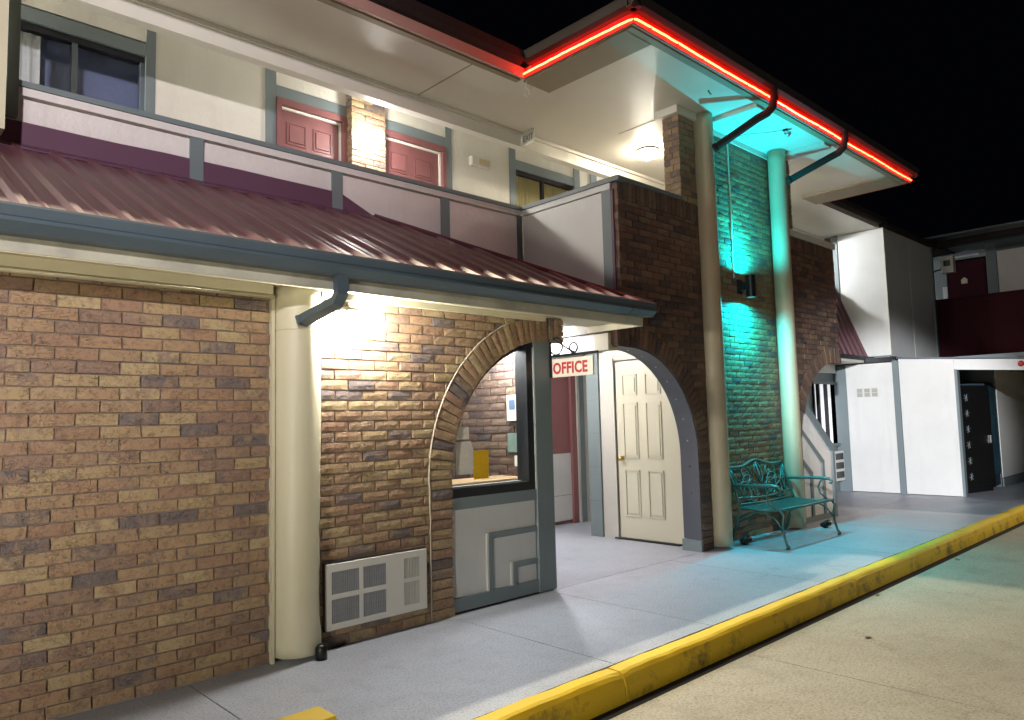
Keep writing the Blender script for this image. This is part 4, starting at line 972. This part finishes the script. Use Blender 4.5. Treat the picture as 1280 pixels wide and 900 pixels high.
box('bottom_rail', 'gray', sp_, 9.02, 10.05, 4.31, 4.333, 0, .07)
t = thing('room_front', (12.6, 5.6, 0), 'grey room front with a lit window behind the stair wall', 'wall')
box('wall', 'gray', t, 9.0, 12.42, 5.60, 5.70, 0, 2.3); box('wall', 'gray', t, 12.42, 13.35, 5.60, 5.70, 0, .84); box('wall', 'gray', t, 12.42, 13.35, 5.60, 5.70, 1.92, 2.3)
box('soffit', 'soffitw', t, 9.0, 13.34, 5.06, 5.75, 2.26, 2.30); box('trim', 'soffitw', t, 9.0, 13.3, 5.55, 5.598, 2.1, 2.32)
wn = thing('room_window', (12.9, 5.6, .84), 'bright window with pale curtains framed by the third arch', 'window')
box('light_panel', emit('lit_curtain', (.95, .97, 1), .65), wn, 12.44, 13.34, 5.68, 5.69, .85, 1.91)
for x in (12.42, 12.62, 12.93): box('mullion', 'black', wn, x, x+.035, 5.57, 5.63, .84, 1.92)
box('sill', 'gray', wn, 12.40, 13.34, 5.55, 5.60, .80, .85); box('head', 'gray', wn, 12.40, 13.34, 5.56, 5.60, 1.90, 1.95)
wavy('curtain', 'curtain', wn, 12.46, 12.60, 5.65, .86, 1.90)
t = thing('wall_air_conditioner', (13.1, 5.55, .1), 'small white air conditioner grille low beside the grey post under the lit window', 'air conditioner')
box('body', 'plastic', t, 12.95, 13.32, 5.50, 5.598, .20, .72)
for z in (.25, .41, .57): box('grille', 'black', t, 12.97, 13.28, 5.492, 5.50, z, z+.11)

# ================================================================ MANSARD AT RIGHT
t = thing('mansard_roof', (12.5, 5.3, 2.3), 'small steep maroon metal roof between the far brick wall and the white upper box', 'roof')
x = 10.42
while x < 13.83:
    bm = bmesh.new(); b = min(x+.225, 13.855); P0, P1 = (5.20, 2.38), (5.72, 3.74)
    lo = []; hi = []
    for dx, h in ((0, 0), (.02, .03), (.055, .03), (.075, 0), (b-x, 0)):
        lo.append(bm.verts.new((x+dx, P0[0]-h*.93, P0[1]+h*.36))); hi.append(bm.verts.new((x+dx, P1[0]-h*.93, P1[1]+h*.36)))
    for i in range(4): bm.faces.new((lo[i], lo[i+1], hi[i+1], hi[i]))
    ret = bmesh.ops.extrude_face_region(bm, geom=bm.faces[:])
    for v in [g for g in ret['geom'] if isinstance(g, bmesh.types.BMVert)]: v.co.y += .01
    fin('roof_sheet', bm, 'maroon', t); x += .225
box('gutter', 'black', t, 10.40, 13.84, 5.06, 5.20, 2.30, 2.38); box('gutter', 'black', t, 13.36, 13.84, 4.55, 5.05, 2.25, 2.33)
t = thing('upper_corridor_wall', (11, 5.7, 2.4), 'pale upper wall behind the far parapet', 'wall'); box('wall', 'stucco', t, 10.42, 13.84, 5.76, 5.80, 2.4, 3.70)

# ================================================================ WING AT THE FAR RIGHT
def tiltz(y, z): return z - (4.51-y)*.072
wg = thing('wing_wall', (13.4, 4.5, 0), 'white panelled ground floor wall of the far wing with grey posts', 'wall')
box('panel', 'white', wg, 13.35, 13.45, 4.60, 5.40, .01, 2.235); box('post', 'gray', wg, 13.335, 13.46, 5.39, 5.60, 0, 2.24)
box('post', 'gray', wg, 13.335, 13.46, 4.505, 4.602, 0, 2.26)
prism('panel', 'white', wg, [(3.665, .01), (4.50, .01), (4.50, tiltz(4.5, 2.28)), (3.665, tiltz(3.665, 2.28))], 'x', 13.35, 13.45)
prism('post', 'gray', wg, [(3.625, 0), (3.665, 0), (3.665, 2.05), (3.625, 2.05)], 'x', 13.34, 13.46)
prism('header', 'white', wg, [(1.2, tiltz(1.2, 2.105)), (3.66, tiltz(3.66, 2.105)), (3.66, tiltz(3.66, 2.275)), (1.2, tiltz(1.2, 2.275))], 'x', 13.345, 13.47)
prism('header_cap', 'grayd', wg, [(1.2, tiltz(1.2, 2.28)), (4.52, 2.285), (4.52, 2.31), (1.2, tiltz(1.2, 2.305))], 'x', 13.32, 13.5)
vt = thing('wall_vent', (13.34, 5, 1.65), 'three small louvred vents in a row high on the white wing wall', 'vent')
for i in range(3):
    y = 5.165 - i*.125
    box('vent_frame', 'casing', vt, 13.338, 13.35, y-.05, y+.05, 1.655, 1.81)
    for zz in (1.67, 1.69, 1.71, 1.745, 1.765, 1.785): box('louvre', 'gray', vt, 13.333, 13.339, y-.042, y+.042, zz, zz+.008, bevel=0)
bxw = thing('upper_box', (15, 5.2, 2.4), 'white boxed upper bay of the far wing, lit on its left face', 'building')
box('side_panel', 'white', bxw, 13.87, 13.93, 4.80, 5.605, 2.40, 4.715); box('side_post', 'gray', bxw, 13.855, 13.93, 5.61, 5.73, 2.40, 4.715)
box('corner_bead', 'soffitw', bxw, 13.855, 13.90, 4.775, 4.80, 2.40, 4.715)
box('front_panel', 'white', bxw, 13.90, 15.14, 4.79, 4.85, 2.38, 4.72); box('front_panel', 'white', bxw, 15.16, 16.44, 4.79, 4.85, 2.38, 4.72); box('seam', 'mdark', bxw, 15.14, 15.16, 4.80, 4.84, 2.38, 4.72)
box('end_post', 'gray', bxw, 16.44, 16.52, 4.77, 4.85, 2.3, 4.73); box('roof_edge', 'brownm', bxw, 13.86, 16.9, 4.70, 4.9, 4.73, 4.80)
box('roof_top', 'darkroof', bxw, 13.86, 20, 4.75, 7.5, 4.80, 4.83); box('floor', 'gray', bxw, 13.87, 16.5, 4.80, 7, 2.32, 2.40)
wb = thing('wing_balcony', (16.5, 3.5, 2.3), 'dark maroon balcony wall of the far wing', 'balcony wall')
box('panel', 'mdark', wb, 16.5, 16.56, .5, 4.765, 2.1, 3.60); box('rail', 'mdark', wb, 16.47, 16.6, .5, 4.765, 3.602, 3.635)
box('floor', 'gray', wb, 16.56, 18.1, .5, 7.0, 2.35, 2.45)
wu = thing('wing_upper_wall', (18, 3.5, 2.4), 'dim upper wall of the far wing with grey trim beside the dark door', 'wall')
box('panel', 'pinkish', wu, 18.0, 18.1, .3, 3.98, 2.45, 4.83); box('panel', 'gray', wu, 18.0, 18.1, 4.0, 6.9, 4.66, 4.95); box('post', 'gray', wu, 17.98, 18.1, 3.99, 4.18, 2.45, 4.9); box('panel', 'gray', wu, 18.0, 18.1, 4.95, 6.9, 2.45, 4.66)
box('head_trim', 'grayd', wu, 17.985, 18.1, .3, 6.9, 4.72, 4.98); box('light_strip', 'casing', wu, 17.96, 17.985, 4.3, 5.0, 4.70, 4.735)
box('soffit', 'gray', wu, 16.7, 18.2, .3, 7, 4.96, 5.0); box('roof_edge', 'brownm', wu, 16.62, 16.72, .3, 4.69, 4.74, 4.86)
dr = thing('wing_door', (18, 4.55, 2.45), 'dark maroon room door with a small tan number plate upstairs in the far wing', 'door')
box('leaf', 'mdark', dr, 17.99, 18.03, 4.21, 4.93, 2.46, 4.62); prism('number_plate', 'tan', dr, [(4.55, 4.12), (4.67, 4.12), (4.67, 4.21), (4.61, 4.26), (4.55, 4.21)], 'x', 17.975, 17.99)
box('side_light', 'white', dr, 17.97, 18.0, 4.945, 5.04, 2.46, 4.1)
t = thing('wall_fixture', (16.6, 4.6, 4.2), 'boxy grey wall fixture with a bracket at the corner of the far balcony', 'light fixture')
box('body', 'casing', t, 16.4, 16.55, 4.38, 4.60, 4.15, 4.48); box('window', 'black', t, 16.39, 16.4, 4.43, 4.55, 4.28, 4.40); tube('arm', 'gray', t, [(16.47, 4.76, 4.22), (16.47, 4.58, 4.25)], .02, 6)
t = thing('fire_bell', (13.3, 2.75, 2.2), 'small red round alarm bell on the white header at the right edge', 'alarm bell')
lathe('bell', 'red', t, (13.345, 2.745, 2.075), [(.045, 0), (.045, .02), (.03, .045), (.01, .05)], 16, 'x'); box('back_plate', 'paper', t, 13.335, 13.345, 2.68, 2.72, 2.04, 2.12)
# breezeway interior
bz = thing('breezeway', (15.5, 3.6, 0), 'pale wall and dark recess of the breezeway at the right edge', 'breezeway')
box('side_wall', 'white', bz, 15.5, 21, 3.60, 3.70, .16, 2.12); box('base_board', 'gray', bz, 15.5, 21, 3.59, 3.70, 0, .15); box('ceiling', 'gray', bz, 13.5, 21, 1.0, 5.5, 2.2, 2.26)
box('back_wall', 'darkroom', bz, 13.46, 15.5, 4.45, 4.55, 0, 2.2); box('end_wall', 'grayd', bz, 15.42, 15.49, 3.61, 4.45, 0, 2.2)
im = thing('ice_machine', (14.3, 3.9, 0), 'tall black ice merchandiser with white snowflakes down its edge in the breezeway', 'ice machine')
ang = atan2(3.54-3.73, 14.71-13.96)
def ib(nm, mat, u0, u1, v0, v1, z0, z1, bev=.003):
    bm = bmesh.new(); abox(bm, u0, u1, v0, v1, z0, z1); R = Matrix.Translation((13.62, 3.80, 0)) @ Matrix.Rotation(ang, 4, 'Z')
    bmesh.ops.transform(bm, matrix=R, verts=bm.verts); return fin(nm, bm, mat, im, bevel=bev)
M['icebox'] = plain('ice_box_black', (.004, .004, .005), .45)
ib('cabinet', 'icebox', 0, 1.10, 0, .6, .06, 1.80); ib('door', 'icebox', .04, 1.06, -.03, -.002, .12, 1.72, .008); ib('handle', 'steel', .96, .99, -.06, -.032, .82, .95)
ib('base', 'blackiron', .02, 1.08, .03, .58, 0, .058)
R = Matrix.Translation((13.62, 3.80, 0)) @ Matrix.Rotation(ang, 4, 'Z')
for i in range(6):
    bm = bmesh.new(); z = .28 + i*.262; cx = .34 + random.uniform(-.01, .01)
    for j in range(3):
        a = pi*j/3 + .2; d = Vector((cos(a), 0, sin(a)))*.062
        pts = [Vector((cx, -.033, z)) - d, Vector((cx, -.033, z)) + d]; atube(bm, [R @ p for p in pts], .006, 4)
    fin('snowflake', bm, 'gray', im)
vm = thing('drinks_machine', (15.1, 3.8, 0), 'dark blue drinks machine with a faded front beside the ice merchandiser', 'vending machine')
box('cabinet', plain('vending_blue', (.012, .03, .045), .35), vm, 14.82, 15.40, 3.62, 4.3, .05, 1.85); box('front_panel', paint('vending_front', (.03, .08, .11), .9, .3, 8, .1, .001, dirtcol=(.005, .01, .015)), vm, 14.85, 15.37, 3.595, 3.62, .25, 1.8)
box('coin_panel', 'gray', vm, 14.87, 14.94, 3.585, 3.595, .9, 1.15)

# ================================================================ LIGHTS OUT OF VIEW: INFERRED LAMPS AND ADDED FILL
def pole(x, y, h, tx, ty, tz, e, col, cone, label, rad=.18):
    t = thing('parking_lot_lamp', (x, y, -.15), label, 'street lamp', 'pole lamps of the parking lot')
    lathe('post', 'grayd', t, (x, y, -.15), [(.10, 0), (.10, .02), (.07, .05), (.05, h)], 12)
    box('lamp_head', 'grayd', t, x-.22, x+.22, y-.14, y+.14, h-.02, h+.12)
    spot('lamp_light', (x, y, h-.2), (tx-x, ty-y, tz-h), e, col, cone, .6, rad)
pole(-13, -6, 5.2, 9, 4.6, 1.4, 1100, (.90, .94, 1.0), 75, 'white pole lamp down the street behind the camera, left')
t = thing('roof_floodlight', (1.6, 6.5, 5.4), 'warm floodlight on a mast above the roof, lighting the parking lot', 'floodlight')
tube('mast', 'grayd', t, [(1.6, 6.9, 5.3), (1.6, 6.9, 10.5), (1.6, 6.7, 10.6)], .05, 10); box('head', 'grayd', t, 1.42, 1.78, 6.4, 6.75, 10.55, 10.67)
spot('flood_light', (1.6, 6.6, 10.5), (.38, -.60, -1), 3700, (1.0, .87, .62), 96, .5, .12)
spot('wing_fill_spot', (-13, -6, 5.0), (26.35, 10.55, -3.9), 46000, (.93, .95, 1.0), 8.5, .6, .2)  # added narrow spot without a lamp body, brightens the far wing
spot('left_fill_spot', (-5.5, -7.5, 5.2), (5.9, 12.9, -1.75), 6000, (1.0, .93, .96), 31, 1.0, .2)  # added bodiless spot, front fill for the porch roof and balcony wall
pole(19, -3.5, 8.0, 12.6, .9, .2, 3600, (1.0, .88, .66), 42, 'added unseen pole lamp brightening the far kerb and road')  # lamp added to light the far stretch of road and kerb
# added low fill lamp beside the walk, left of the camera: it lights the near wall from the front
t = thing('fill_lantern', (-1.9, .9, -.15), 'added low fill lantern on a short post, left of the camera', 'lantern')
lathe('post', 'grayd', t, (-1.9, .9, -.15), [(.05, 0), (.05, .80)], 12); box('roof', 'grayd', t, -2.05, -1.75, .75, 1.05, .94, .98)
lathe('globe', emit('fill_globe', (1.0, .93, .80), 560), t, (-1.9, .9, .66), [(.05, 0), (.09, .05), (.09, .2), (.05, .26)], 20)
# second balcony lamp further left and the lamp of the far wing corridor
def jar(x, y, z, e, label, col=(1.0, .96, .88)):
    t = thing('balcony_lamp', (x, y, z), label, 'wall lamp')
    lathe('mount', 'plastic', t, (x, y, z), [(.05, 0), (.05, .02), (.02, .03), (.02, .16)], 16, 'y')
    lathe('globe', emit('lamp_globe', col, e), t, (x, y-.2, z-.06), [(.02, .10), (.045, .095), (.05, .07), (.05, .02), (.038, -.015), (.012, -.03)], 18)
jar(-1.6, 6.70, 4.46, 3000, 'jar lamp on the balcony wall left of the dark window')
jar(9.2, 6.70, 4.46, 900, 'added jar lamp behind the brick tower, brightening the gold-curtained window')  # lamp added for the upper wall around the gold curtains
jar(12.9, 6.70, 4.46, 900, 'jar lamp on the corridor wall behind the far parapet', (.9, .95, 1))
